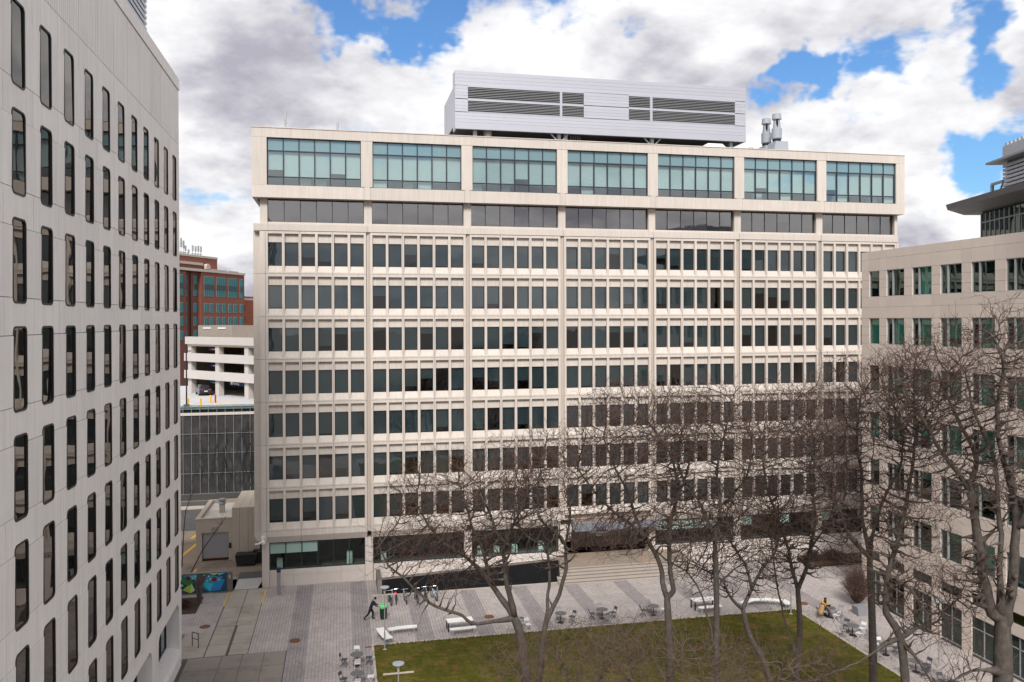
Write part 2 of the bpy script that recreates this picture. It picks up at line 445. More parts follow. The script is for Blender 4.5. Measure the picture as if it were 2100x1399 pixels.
M['rust'] = pm('rusty_iron', (0.15, 0.055, 0.022), 0.2, 6, 0.8)
M['tabletop'] = pm('grey_table_top', (0.12, 0.118, 0.12), 0.06, rough=0.55)
M['furn_dk'] = pm('charcoal_metal', (0.055, 0.062, 0.078), 0.08, rough=0.5)
M['furn_wh'] = pm('white_chair_metal', (0.66, 0.65, 0.66), 0.05, rough=0.5)
M['furn_gr'] = pm('grey_chair_metal', (0.24, 0.24, 0.26), 0.05, rough=0.5)
M['iron'] = pm('black_iron', (0.018, 0.018, 0.02), 0.1, rough=0.55)
M['pole'] = pm('grey_pole_paint', (0.30, 0.28, 0.27), 0.06, rough=0.5)
M['binbody'] = pm('dark_green_plastic', (0.008, 0.022, 0.015), 0.1, rough=0.5)
M['bag'] = pm('green_bin_liner', (0.16, 0.62, 0.24), 0.15, 6, rough=0.4)
M['navy'] = pm('navy_cloth', (0.010, 0.014, 0.035), 0.2, 4)
M['trouser'] = pm('black_cloth', (0.008, 0.008, 0.010), 0.2, 4)
M['camel'] = pm('camel_coat_cloth', (0.42, 0.26, 0.11), 0.12, 4)
M['olive'] = pm('olive_cloth', (0.035, 0.045, 0.022), 0.2, 4)
M['mustard'] = pm('mustard_cloth', (0.55, 0.33, 0.08), 0.12, 4)
M['jean'] = pm('grey_denim', (0.22, 0.22, 0.25), 0.15, 4)
M['skin'] = pm('skin', (0.48, 0.27, 0.19), 0.05, rough=0.6)
M['hair'] = pm('dark_hair', (0.012, 0.009, 0.008), 0.2)
M['tyre'] = pm('black_rubber', (0.012, 0.012, 0.012), 0.1, rough=0.8)
M['chrome'] = pm('bright_metal', (0.6, 0.6, 0.62), 0.05, rough=0.25, metal=0.9)
M['carpaint'] = pm('black_car_paint', (0.006, 0.006, 0.010), 0.0, rough=0.15, spec=0.8, fine=0)
M['carglass'] = glass('car_glass', (0,0,0), 1.6, (0.9,0.9,0.9), body=(0.01,0.012,0.016))
M['taillight'] = pm('red_tail_lamp', (0.45, 0.02, 0.02), 0.05, rough=0.3)
M['roller'] = pm('grey_roller_shutter', (0.38, 0.37, 0.385), 0.06, 1.0, 0.6, stretch=(0.3,0.3,8), fine=0.08)
M['dockwall'] = pm('tan_precast', (0.56, 0.485, 0.40), 0.08, 0.5, 0.9, streak=0.10)
M['blue_sign'] = pm('blue_sign', (0.010, 0.035, 0.12), 0.05)

# ------------------------------------------------------------------ ground
def sheet(name, x0, x1, y0, y1, z, mat, parent=None):
    return MB().add([(x0,y0,z),(x1,y0,z),(x1,y1,z),(x0,y1,z)], [(0,1,2,3)]).build(name, mat, parent)
struct(sheet('ground', -2500, 2500, -2500, 2500, -0.03, M['urban']))
struct(sheet('paved_plaza', -11.6, 43.1, 8, 77.0, 0.0, M['paver']))
k = 0
for i in range(11):
    x = -3.9 + 4.62 * i
    y1 = 73.9 if i < 2 else 69.5
    if x > 2.2 and x < 35.9:
        struct(sheet('dark_paving_band', x, x + 1.35, 59.35, y1, 0.004, M['paver_dk']))
    elif x < 42:
        struct(sheet('dark_paving_band', x, x + 1.35, 8, y1, 0.004, M['paver_dk']))
# lawn: a low mound of turf with a stone edging
LX0, LX1, LY0, LY1 = 2.2, 35.9, 12.0, 59.0
mb = MB()
nx, ny = 68, 94
g = np.random.RandomState(3)
for j in range(ny + 1):
    for i in range(nx + 1):
        x = LX0 + (LX1 - LX0) * i / nx; y = LY0 + (LY1 - LY0) * j / ny
        e = min(x - LX0, LX1 - x, y - LY0, LY1 - y)
        mb.v.append((x, y, 0.012 + min(e, 1.5) * 0.03 + (0.02 * g.rand() if e > 0.1 else 0)))
for j in range(ny):
    for i in range(nx):
        a = j * (nx + 1) + i
        mb.f.append((a, a + 1, a + nx + 2, a + nx + 1)); mb.m.append(0)
struct(mb.build('lawn', M['grass'], smooth=True))
mb = MB()
mb.box(LX0 - 0.16, LX0, LY0, LY1, -0.02, 0.05); mb.box(LX1, LX1 + 0.16, LY0, LY1, -0.02, 0.05); mb.box(LX0 - 0.16, LX1 + 0.16, LY1, LY1 + 0.16, -0.02, 0.05)
struct(mb.build('lawn_edging', M['kerb']))
# driveway of cast slabs
drv = struct(sheet('driveway', -11.0, -3.9, 48.0, 73.9, 0.006, M['asphalt']))
def slab(x0, x1, y0, y1, mat):
    h = 0.022 + rnd.uniform(0, 0.006)
    MB().box(x0 + 0.02, x1 - 0.02, y0 + 0.02, y1 - 0.02, -0.05, h).build('concrete_slab', mat, drv)
ys = [73.8, 69.3, 67.1, 65.2, 63.6, 61.6, 59.5]
for a, b in zip(ys[1:], ys[:-1]):
    slab(-9.55, -8.12, a, b, M['concrete']); slab(-7.95 if b < 66 else -8.10, -6.62, a, b, M['concrete'])
for a, b in ((61.6, 64.2), (59.5, 61.6)): slab(-11.5, -9.6, a, b, M['concrete'])
for j, (a, b) in enumerate(((57.2, 59.45), (55.0, 57.2), (52.8, 55.0), (50.5, 52.8), (48.2, 50.5))):
    for (x0, x1) in ((-10.6, -8.3), (-8.3, -6.9), (-6.9, -5.45), (-5.45, -3.95)): slab(x0, x1, a, b, M['concrete_dk'])
for x in (-9.62, -6.6):
    struct(MB().box(x - 0.05, x + 0.05, 69.9, 73.6, 0.0, 0.035).build('yellow_edge_line', M['yellow']))
# pavers either side of the slabs
struct(sheet('side_paving', -14.2, -9.62, 61.9 + 2.3, 73.4, 0.012, M['paver']))
struct(sheet('side_paving', -6.58, -3.9, 59.5, 73.9, 0.012, M['paver']))
# alley behind
struct(sheet('alley_pavement', -40, -6.9, 74.0, 96.0, 0.0, M['alley']))
struct(sheet('alley_dark_strip', -9.4, -6.95, 75.9, 79.0, 0.006, M['asphalt']))
struct(MB().prism([(-9.3, 73.9), (-7.35, 73.9), (-7.0, 76.9), (-9.3, 76.9)], 2, 0.0, 0.03).build('pale_ramp_plate', pm('ramp_plate', (0.42,0.40,0.38), 0.1)))
struct(sheet('access_road', -60, 0, 96.0, 111.5, 0.004, M['asphalt']))
struct(MB().box(-60, 0, 106.8, 108.2, -0.02, 0.14).build('kerb', M['kerb']))
for (x0, y0, x1, y1) in ((-16.2, 84.5, -15.0, 92.0), (-16.2, 92.5, -15.2, 98.5)):
    struct(MB().prism([(x0, y0), (x0 + 0.35, y0), (x1 + 0.35, y1), (x1, y1)], 2, 0.003, 0.008).build('yellow_road_line', M['yellow']))
struct(MB().box(-13.7, -13.55, 77.5, 81.0, 0.001, 0.008).build('yellow_edge_line', M['yellow']))

# ------------------------------------------------------------------ main office building
D = 73.83
P_ = 9.1
BAY0 = -6.31
OP = [0.0, 1.425, 2.85, 4.275, 5.70, 7.125]      # window offsets in a bay
OW = 1.20
ob = thing('office_building', 'beige precast office block with deep window grids and glazed top floor facing the lawn', 'building', (24.9, D + 10, 0))
def panel_mesh(x0, x1, ops):
    mb = MB(); G = 0.011; dp = 0.5
    a, b = x0 + G, x1 - G; z0, z1 = G, 3.8 - G
    mb.box(a, b, 0, dp, z0, 0.15)
    mb.box(a, b, 0, dp, 3.55, z1)
    edges = [a]
    for o in ops: edges += [o, o + OW]
    edges.append(b)
    for i in range(0, len(edges), 2):
        e0, e1 = edges[i], edges[i + 1]
        # tapered fin: full depth above, feathering into the sill
        mb.box(e0, e1, 0, dp, 0.70, 3.55)
        mb.box(e0, e1, 0, dp, 0.15, 0.70)
    for o in ops:
        mb.prism([(0.02, 0.15), (dp, 0.15), (dp, 0.695), (0.27, 0.695), (0.25, 0.675)], 0, o, o + OW)
        mb.box(o, o + OW, 0.25, dp, 2.80, 3.55)
    return mb.mesh('facade_panel', M['precast'])
PB = [-0.22, 2.7375, 5.5875, 8.545]
pmesh = [panel_mesh(PB[k], PB[k+1], OP[2*k:2*k+2]) for k in range(3)]
mb = MB()
t = 0.035
mb.box(0, OW, 0.28, 0.34, 0.70, 0.70 + t); mb.box(0, OW, 0.28, 0.34, 2.80 - t, 2.80)
mb.box(0, t, 0.28, 0.34, 0.70 + t, 2.80 - t); mb.box(OW - t, OW, 0.28, 0.34, 0.70 + t, 2.80 - t)
wf_mesh = mb.mesh('window', M['frame'])
pane_mesh = MB().box(t, OW - t, 0.305, 0.312, 0.70 + t, 2.80 - t).mesh('pane', M['glass_grey'])
drops = [0.0, 0.55, 0.9, 1.25, 1.6, 1.9, 2.03]
blind_mesh = {}
for dv in drops[1:]:
    blind_mesh[dv] = MB().box(t + 0.01, OW - t - 0.01, 0.41, 0.416, 2.78 - dv, 2.79).box(t + 0.01, OW - t - 0.01, 0.405, 0.422, 2.75 - dv, 2.778 - dv).mesh('blind', M['blind'])
for fl in range(7):
    z = 5.0 + 3.8 * fl
    for bay in range(7):
        bx = BAY0 + P_ * bay
        for k in range(3):
            put('facade_panel', pmesh[k], ob, (bx, D, z))
        for o in OP:
            w = put('window', wf_mesh, ob, (bx + o, D, z))
            pn = put('pane', pane_mesh, w, (bx + o, D, z)); pn.rotation_euler = (R(rnd.gauss(0, 0.2)), 0, R(rnd.gauss(0, 0.3)))
            q = rnd.random()
            dv = 2.03 if q < 0.62 else 1.9 if q < 0.72 else 1.6 if q < 0.79 else 1.25 if q < 0.85 else 0.9 if q < 0.90 else 0.55 if q < 0.94 else 0
            if dv: put('blind', blind_mesh[dv], w, (bx + o, D, z))
# recessed pilaster strips with drain ribs between the bays
mb = MB()
mb.box(0.006, 0.389, 0.22, 0.5, 4.5, 31.6); mb.box(0.12, 0.17, 0.16, 0.22, 4.5, 31.6); mb.box(0.23, 0.28, 0.16, 0.22, 4.5, 31.6)
pil = mb.mesh('pilaster', pm('pilaster_precast', (0.56, 0.485, 0.42), 0.06, 0.6, streak=0.12))
for bay in range(6):
    put('pilaster', pil, ob, (BAY0 + P_ * bay + 8.55, D, 0))
# corner piers
for fl in range(7):
    z = 5.0 + 3.8 * fl
    MB().box(-7.0, -6.541, D - 0.003, D + 0.6, z + 0.011, z + 3.789).build('corner_panel', M['precast'], ob)
    MB().box(-7.60, -7.012, D + 0.45, D + 2.4, z + 0.011, z + 3.789).build('corner_panel', M['precast'], ob)
    MB().box(56.86, 57.05, D + 0.003, D + 2.0, z + 0.011, z + 3.789).build('corner_panel', M['precast'], ob)
MB().prism([(-7.60, 5.0), (-7.012, 5.0), (-7.012, 3.95), (-7.25, 3.95), (-7.60, 4.5)], 1, D + 0.45, D + 2.4).build('corner_soffit', M['precast_lt'], ob)
MB().box(-7.0, -6.541, D, D + 0.6, 3.97, 4.99).build('corner_panel', M['precast'], ob)
# fascia and sloped soffit below the first window row
for bay in (0, 1, 2, 4, 5, 6):
    bx = BAY0 + P_ * bay
    for k in range(3):
        a, b = bx + PB[k] + 0.011, bx + PB[k+1] - 0.011
        MB().prism([(D, 5.0 - 0.011), (D, 4.5), (D + 0.32, 3.90), (D + 0.6, 3.90), (D + 0.6, 5.0 - 0.011)], 0, a, b).build('fascia_panel', M['precast'], ob)
# ledge spandrels, ribbon-window floor
for bay in range(7):
    bx = BAY0 + P_ * bay
    a = bx - 0.24 if bay else -7.52
    MB().box(a, bx + 8.66, D - 0.05, D + 0.5, 31.611, 32.20).build('spandrel_panel', M['precast'], ob)
    if bay < 6: MB().box(bx + 8.66, bx + 8.86, D + 0.05, D + 0.5, 31.611, 32.20).build('spandrel_joint', M['precast'], ob)
    MB().box(bx - 0.1, bx + 8.45, D + 0.22, D + 0.7, 32.20, 32.395).build('ribbon_sill', M['precast'], ob)
    x0, x1 = bx - 0.02, bx + 8.36
    rib = MB()
    for i in range(7):
        x = x0 + (x1 - x0) * i / 6
        rib.box(x - 0.028, x + 0.028, D + 0.46, D + 0.55, 32.395, 34.46)
    rib.box(x0, x1, D + 0.47, D + 0.54, 32.395, 32.44); rib.box(x0, x1, D + 0.47, D + 0.54, 34.38, 34.46)
    ro = rib.build('ribbon_window', M['frame'], ob)
    for i in range(6):
        a, b = x0 + (x1 - x0) * i / 6 + 0.028, x0 + (x1 - x0) * (i + 1) / 6 - 0.028
        pane_at(a, b, D + 0.50, D + 0.507, 32.44, 34.38, M['glass_smoke'], ro)
        if rnd.random() < (0.25 if bay < 4 else 0.55):
            dv = rnd.choice((0.9, 1.4, 1.75))
            MB().box(a + 0.01, b - 0.01, D + 0.64, D + 0.646, 34.4 - dv, 34.41).build('blind', M['blind'], ro)
    if bay < 6: MB().box(bx + 8.37, bx + 9.07, D + 0.12, D + 0.7, 32.203, 34.458).build('pier', M['precast'], ob)
MB().box(-6.98, -6.34, D + 0.12, D + 1.5, 32.203, 34.458).build('pier', M['precast'], ob)
MB().box(56.66, 57.0, D + 0.12, D + 1.5, 32.203, 34.458).build('pier', M['precast'], ob)
# projecting top floor
Y0 = D - 0.5
for bay in range(7):
    bx = BAY0 + P_ * bay
    a = bx - 0.20 + 0.01 if bay else -7.58
    b = bx + 8.35 if bay < 6 else 57.38
    MB().box(a, b, Y0, Y0 + 0.35, 34.46, 35.545).build('spandrel_panel', M['precast'], ob)
    if bay < 6: MB().box(bx + 8.37, bx + 8.90, Y0 + 0.02, Y0 + 0.35, 34.46, 35.60).build('spandrel_joint', M['precast'], ob)
    if bay < 6: MB().box(bx + 8.10, bx + 9.12, Y0 + 0.006, Y0 + 0.5, 35.60, 39.70).build('pier', M['precast'], ob)
    x0, x1 = bx + 0.03, bx + 8.09
    cw = MB()
    zs = [35.56, 36.30, 38.58, 39.70]
    for i in range(7):
        x = x0 + (x1 - x0) * i / 6
        cw.box(x - 0.045, x + 0.045, Y0 + 0.20, Y0 + 0.36, zs[0], zs[-1])
    for zz in zs: cw.box(x0, x1, Y0 + 0.205, Y0 + 0.35, zz - (0 if zz == zs[0] else 0.05), zz + (0.05 if zz != zs[-1] else 0))
    co = cw.build('window_wall', M['frame_blue'], ob)
    for i in range(6):
        a, b = x0 + (x1 - x0) * i / 6 + 0.045, x0 + (x1 - x0) * (i + 1) / 6 - 0.045
        for r in range(3):
            pane_at(a, b, Y0 + 0.27, Y0 + 0.28, zs[r] + 0.05, zs[r+1] - 0.05, M['glass_spandrel' if r == 2 else 'glass_teal'], co)
        q = rnd.random()
        low = 36.25 if q < 0.62 else 35.65 if q < 0.84 else rnd.uniform(36.4, 37.0)
        if rnd.random() < 0.985:
            MB().box(a + 0.01, b - 0.01, Y0 + 0.46, Y0 + 0.466, low, 38.75).build('blind', M['blind_white'], co)
        if rnd.random() < 0.25: MB().box(a + 0.05, b - 0.3, Y0 + 0.8, Y0 + 1.3, 35.7, 36.25).build('desk_clutter', M['white'], co)
for (a, b) in ((-7.58, BAY0 - 0.02), (BAY0 + P_*6 + 8.10, 57.38)):
    MB().box(a, b, Y0 + 0.006, Y0 + 0.5, 35.555, 39.715).build('pier', M['precast'], ob)
MB().box(-7.58, 57.38, Y0, Y0 + 0.5, 39.725, 40.55).build('parapet', M['precast'], ob)
MB().box(-7.63, 57.43, Y0 - 0.05, Y0 + 0.6, 40.552, 40.62).build('coping', M['precast_lt'], ob)
MB().box(-7.58, 57.38, Y0 + 0.35, D + 0.9, 34.465, 34.75).build('overhang_soffit', M['precast'], ob)
mb = MB()
mb.box(-7.58, -7.3, Y0 + 0.5, D + 24, 34.47, 40.5); mb.box(57.1, 57.38, Y0 + 0.5, D + 24, 34.47, 40.5)
mb.box(-7.3, 57.1, D + 23.7, D + 24, 0, 40.5)
mb.box(-7.0, -6.7, D + 0.6, D + 23.7, 0, 34.46); mb.box(56.6, 56.9, D + 0.6, D + 23.7, 0, 34.46)
mb.build('side_walls', M['precast'], ob)
MB().box(-7.3, 57.1, Y0 + 0.5, D + 23.7, 40.0, 40.3).build('roof', M['roof'], ob)
mb = MB()
mb.box(-6.7, 56.6, D + 4.0, D + 4.2, 0, 40)
for x in (-6.69, 11.6, 29.8, 48.0): mb.box(x, x + 0.12, D + 0.75, D + 4, 0, 40)
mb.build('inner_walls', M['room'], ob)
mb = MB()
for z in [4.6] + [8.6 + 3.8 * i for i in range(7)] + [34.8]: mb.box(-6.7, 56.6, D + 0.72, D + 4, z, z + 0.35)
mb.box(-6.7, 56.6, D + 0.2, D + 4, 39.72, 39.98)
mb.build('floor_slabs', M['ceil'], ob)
mb = MB(); mb.box(-6.5, 56.6, D + 0.502, D + 0.72, 5.0, 5.65)
for i in range(7): mb.box(-6.5, 56.6, D + 0.502, D + 0.72, 7.85 + 3.8*i, 9.45 + 3.8*i - (0 if i < 6 else 0.3))
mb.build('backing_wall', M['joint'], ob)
# ground floor
for bay in (0, 1, 2, 4, 5, 6):
    bx = BAY0 + P_ * bay
    x0, x1 = bx - 0.02, bx + 8.33
    n = 4
    for i in range(n):
        a, b = x0 + (x1 - x0) * i / n, x0 + (x1 - x0) * (i + 1) / n
        MB().box(a + 0.008, b - 0.008, D + 0.27, D + 0.9, 1.0, 1.44).build('sill_panel', M['precast_lt'], ob)
        MB().box(a + 0.006, b - 0.006, D + 0.30, D + 0.9, -0.05, 0.992).build('base_panel', M['precast_lt'], ob)
    cw = MB()
    for i in range(7):
        x = x0 + (x1 - x0) * i / 6
        cw.box(x - 0.035, x + 0.035, D + 0.42, D + 0.54, 1.44, 3.90)
    cw.box(x0, x1, D + 0.425, D + 0.53, 1.44, 1.54); cw.box(x0, x1, D + 0.425, D + 0.53, 3.80, 3.90)
    co = cw.build('shop_window', M['frame_blue'], ob)
    for i in range(6):
        a, b = x0 + (x1 - x0) * i / 6 + 0.035, x0 + (x1 - x0) * (i + 1) / 6 - 0.035
        MB().box(a, b, D + 0.47, D + 0.48, 1.54, 3.80).build('pane', M['glass_lobby'], co)
        if (bay == 0 and i < 3) or (bay == 4 and i < 5) or (bay > 4 and i % 3 == 0):
            MB().box(a, b, D + 0.60, D + 0.61, 2.85, 3.88).build('blind', M['blind_white'], co)
for x in [BAY0 + P_ * b + 8.33 for b in (0, 1, 2, 3, 4, 5)]:
    MB().box(x + 0.01, x + 0.71, D + 0.24, D + 1.0, -0.05, 3.895).build('column', M['precast_lt'], ob)
MB().box(-6.95, -6.35, D + 0.24, D + 1.4, -0.05, 3.965).build('column', M['precast_lt'], ob)
mb = MB(); mb.box(-6.6, 56, D + 0.95, D + 4, 0.9, 1.0)
mb.build('ground_floor_slab', M['concrete_dk'], ob)
for (x, z0, z1) in ((-5.8, 1.0, 2.1), (0.4, 1.0, 2.3), (3.5, 1.0, 2.0), (12.6, 1.0, 2.0), (14.2, 1.0, 1.9), (16.0, 1.0, 1.95), (18.6, 1.0, 2.1)):
    MB().box(x, x + 0.5, D + 1.6, D + 2.1, z0, z1).build('lobby_plinth', M['blind_white'], ob)
# entrance bay
ex0, ex1 = BAY0 + P_ * 3 - 0.1, BAY0 + P_ * 3 + 8.3
MB().box(ex0 + 0.7, ex1 + 0.8, D - 0.8, D + 1.4, 3.55, 4.30).build('entrance_canopy', M['canopy'], ob)
MB().box(BAY0 + P_*3 - 0.2, BAY0 + P_*3 + 8.5, D + 0.55, D + 0.9, 4.4, 4.99).build('entrance_lintel', M['precast_lt'], ob)
MB().box(ex0 + 0.75, ex1 + 0.75, D - 0.74, D + 1.35, 4.302, 4.36).build('canopy_ballast', M['gravel'], ob)
mb = MB(); mb.box(ex0 + 0.66, ex1 + 0.84, D - 0.84, D - 0.72, 4.30, 4.42)
mb.build('canopy_trim', M['alu'], ob)
arc = [(24.0 + 1.05 * math.cos(R(a)), D - 0.8 - 0.55 * math.sin(R(a))) for a in range(0, 181, 15)]
MB().prism(arc, 2, 3.42, 3.56).build('sign_ledge', pm('bronze_ledge', (0.10, 0.10, 0.09), 0.1, rough=0.4), ob)
tcu = bpy.data.curves.new('entrance_number', 'FONT'); tcu.body = '500'; tcu.size = 0.66; tcu.extrude = 0.05; tcu.align_x = 'CENTER'
tcu.materials.append(M['iron'])
to = text_mesh('entrance_number', tcu, ob)
to.location = Vector((24.0, D - 1.2, 3.57)) - wloc(ob); to.rotation_euler = (R(90), 0, 0)
mb = MB()
for x in (21.9, 23.4, 24.9, 26.4, 27.9, 29.3): mb.box(x, x + 0.12, D + 1.8, D + 1.95, 1.0, 3.5)
mb.box(21.9, 29.4, D + 1.8, D + 1.95, 3.1, 3.25)
mb.build('door_frame', pm('bronze_door_frame', (0.16, 0.09, 0.06), 0.1, rough=0.4), ob)
for i in range(5): MB().box(22.02 + 1.5 * i, 23.38 + 1.5 * i, D + 1.86, D + 1.87, 1.0, 3.1).build('door_pane', M['glass_dark'], ob)
MB().box(ex0 + 0.8, ex1 + 0.8, D + 2.4, D + 2.6, 0.9, 3.5).build('lobby_wall', M['black'], ob)
mb = MB(); mb.prism([(D + 0.3, 3.9), (D + 0.9, 3.9), (D + 0.9, 2.2), (D + 0.3, 2.9)], 0, ex0 + 0.05, ex0 + 0.65); mb.build('entrance_soffit_wedge', M['precast_lt'], ob)
MB().lathe([(0.02, 0.5), (0.03, 0.2), (0.28, 0.12), (0.3, 0.0)], (24.0, D - 0.4, 3.0), 12).build('pendant_lamp', M['white'], ob)
# security cameras on the corner
mb = MB(); mb.box(-6.98, -6.7, D - 0.3, D - 0.01, 4.25, 4.6); mb.tube([(-6.9, D - 0.15, 4.2), (-7.15, D - 0.35, 4.05), (-7.5, D - 0.35, 4.02)], 0.07, 8); mb.lathe([(0.02, -0.2), (0.15, -0.1), (0.17, 0.1), (0.05, 0.16)], (-6.8, D - 0.3, 4.1), 10)
mb.build('security_camera', M['white'], ob)

# ------------------------------------------------------------------ rooftop plant
ph = thing('mechanical_penthouse', 'silver metal clad mechanical penthouse with dark louvers standing on the roof', 'penthouse', (26.8, 83.5, 40.3))
PY = 79.0
def strip(x0, x1, z0, z1, n):
    for i in range(n):
        a, b = z0 + (z1 - z0) * i / n, z0 + (z1 - z0) * (i + 1) / n
        MB().box(x0, x1, PY, PY + 0.12, a + 0.006, b - 0.006).build('siding_strip', M['siding'], ph)
strip(11.1, 42.43, 46.92, 48.37, 4)
strip(11.1, 42.43, 42.93, 44.25, 4)
for (a, b) in ((11.1, 12.40), (24.38, 29.24), (41.18, 42.43)):
    strip(a, b, 45.60, 46.86, 4); strip(a, b, 44.30, 45.54, 4)
MB().box(11.1, 42.43, PY - 0.06, PY + 0.2, 42.60, 42.92).build('base_flashing', M['siding'], ph)
for (a, b) in ((12.42, 21.84), (22.09, 24.34), (29.26, 31.57), (31.84, 41.16)):
    for (z0, z1) in ((45.62, 46.78), (44.32, 45.42)):
        mb = MB(); mb.box(a, b, PY + 0.25, PY + 0.3, z0, z1)
        lv = mb.build('louver', M['black'], ph)
        for i in range(7):
            zc = z0 + (z1 - z0) * (i + 0.5) / 7
            MB().prism([(PY + 0.02, zc - 0.06), (PY + 0.20, zc + 0.05), (PY + 0.20, zc + 0.07), (PY + 0.02, zc - 0.02)], 0, a, b).build('slat', M['slat'], lv)
mb = MB()
for (a, b) in ((12.40, 24.36), (29.24, 41.18)):
    mb.box(a, b, PY - 0.02, PY + 0.14, 46.78, 46.92); mb.box(a, b, PY - 0.02, PY + 0.14, 45.42, 45.62); mb.box(a, b, PY - 0.02, PY + 0.14, 44.24, 44.32)
for (a, b) in ((21.84, 22.09), (31.57, 31.84)): mb.box(a, b, PY - 0.022, PY + 0.14, 44.32, 46.78)
mb.build('louver_trim', M['siding'], ph)
mb = MB()
mb.box(11.1, 11.25, PY + 0.13, PY + 1.6, 42.6, 48.36); mb.box(11.2, 11.3, PY + 1.6, PY + 9.2, 43.3, 47.2); mb.box(42.3, 42.42, PY + 0.13, PY + 9.2, 42.6, 48.36)
mb.box(11.3, 42.3, PY + 9.0, PY + 9.2, 42.6, 47.0)
mb.build('side_wall', M['siding'], ph)
MB().box(11.3, 42.3, PY + 0.3, PY + 9.0, 46.8, 46.95).build('roof', M['siding'], ph)
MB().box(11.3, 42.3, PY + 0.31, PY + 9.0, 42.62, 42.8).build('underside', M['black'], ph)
for x in (13.2, 21.9, 22.6, 32.0, 41.0):
    mb = MB(); mb.box(x - 0.18, x + 0.18, PY + 0.5, PY + 0.9, 40.3, 42.62)
    if x in (21.9, 32.0): mb.bar((x, PY + 0.45, 41.7), (x - 0.9, PY + 0.45, 42.6), 0.12); mb.bar((x, PY + 0.45, 41.7), (x + (0.9 if x in (21.9, 32.0) else 0.1), PY + 0.45, 42.6), 0.12)
    mb.build('steel_post', M['steel'], ph)
MB().box(11.5, 42.2, PY + 5, PY + 5.1, 40.31, 42.6).build('plant_screen', M['black'], ph)
mb = MB()
mb.tube([(14.5, PY + 0.7, 40.4), (14.5, PY + 0.7, 42.6)], 0.42, 12)
mb.tube([(17.0, PY + 1, 40.4), (17.0, PY + 1, 41.9), (17.3, PY + 1, 42.1), (21.0, PY + 1, 42.1)], 0.14, 8)
mb.tube([(18.5, PY + 1.2, 41.7), (31.0, PY + 1.2, 41.7)], 0.1, 8); mb.tube([(24.0, PY + 1.4, 41.5), (40.0, PY + 1.4, 41.5)], 0.16, 8)
for i in range(5): mb.bar((23.2 + 0.25 * i, PY + 0.9, 42.6), (23.6 + 0.25 * i, PY + 0.9, 40.9), 0.05)
mb.tube([(27.0, PY + 1, 41.2), (28.2, PY + 1, 41.9), (29.5, PY + 1, 42.0), (30.6, PY + 1, 41.5)], 0.3, 10)
mb.build('pipework', M['darkpipe'], ph)
t_ = thing('air_handler_hood', 'white angular duct hood on the roof under the penthouse right end', 'duct', (38.2, 78, 40.3))
MB().prism([(35.6, 40.3), (40.3, 40.3), (40.2, 41.0), (39.0, 41.95), (37.4, 41.95)], 1, 77.6, 78.6).build('hood', M['white'], t_)
MB().box(40.31, 41.0, 77.7, 78.4, 40.3, 41.1).build('motor_box', M['fan'], t_)
t_ = thing('rooftop_cabinet', 'low corrugated metal cabinet on the roof beside the exhaust fans', 'cabinet', (43, 80, 40.3))
mb = MB()
for i in range(9): mb.box(41.6 + 0.34 * i, 41.9 + 0.34 * i, 80.0, 81.5, 40.3, 41.95 - (0.15 if i % 3 == 0 else 0))
mb.build('corrugated_body', M['stonetrim'], t_)
mb = MB(); mb.cyl((43.3, 79.6), 0.32, 40.3, 42.1, 10); mb.build('vent_pipe', M['steel'], t_)
def fan(x, y, z, lab):
    f = thing('exhaust_fan', lab, 'fan', (x, y, 40.3), 'rooftop exhaust fans')
    MB().prism([(x - 1.0, 40.3), (x + 1.0, 40.3), (x + 0.85, z + 0.15), (x - 0.55, z + 0.15)], 1, y - 0.8, y + 0.8).build('plinth', M['fan'], f)
    MB().lathe([(0.40, 0.0), (0.46, 0.5)], (x, y, z), 20).build('base_ring', M['iron'], f)
    MB().lathe([(0.47, 0.5), (0.53, 0.58), (0.53, 1.62), (0.42, 1.65)], (x, y, z), 24).build('drum', M['fan'], f)
    MB().lathe([(0.42, 1.65), (0.31, 2.65)], (x, y, z), 24).build('cone', M['fan'], f)
    MB().lathe([(0.49, 2.60), (0.50, 2.65), (0.45, 3.18), (0.42, 3.22)], (x, y, z), 24).build('wind_band', M['fan'], f)
    MB().prism([(x - 0.17, z + 1.7), (x - 0.10, z + 1.9), (x - 0.07, z + 2.2), (x - 0.10, z + 2.6), (x - 0.22, z + 2.6), (x - 0.26, z + 2.2)], 1, y - 0.44, y - 0.3).build('air_slot', M['black'], f)
fan(45.61, 78.2, 42.33, 'nearer taller grey exhaust fan stack at the right end of the roof')
fan(45.30, 79.8, 42.2, 'grey exhaust fan stack partly behind the taller one, nearer the penthouse')
t_ = thing('vent_stack', 'tall thin white vent pipe with a band on the roof left corner', 'pipe', (-4.9, 76, 40.3))
MB().lathe([(0.08, 0), (0.08, 1.2), (0.13, 1.25), (0.13, 1.45), (0.08, 1.5), (0.11, 1.55), (0.11, 2.5), (0.07, 2.52)], (-4.9, 76, 40.3), 12).build('pipe', M['alu'], t_)
t_ = thing('vent_stack', 'short white vent pipe on the roof above the first window bay', 'pipe', (-0.26, 76, 40.3))
MB().lathe([(0.10, 0), (0.10, 1.6), (0.07, 1.62)], (-0.26, 76, 40.3), 12).build('pipe', M['alu'], t_)

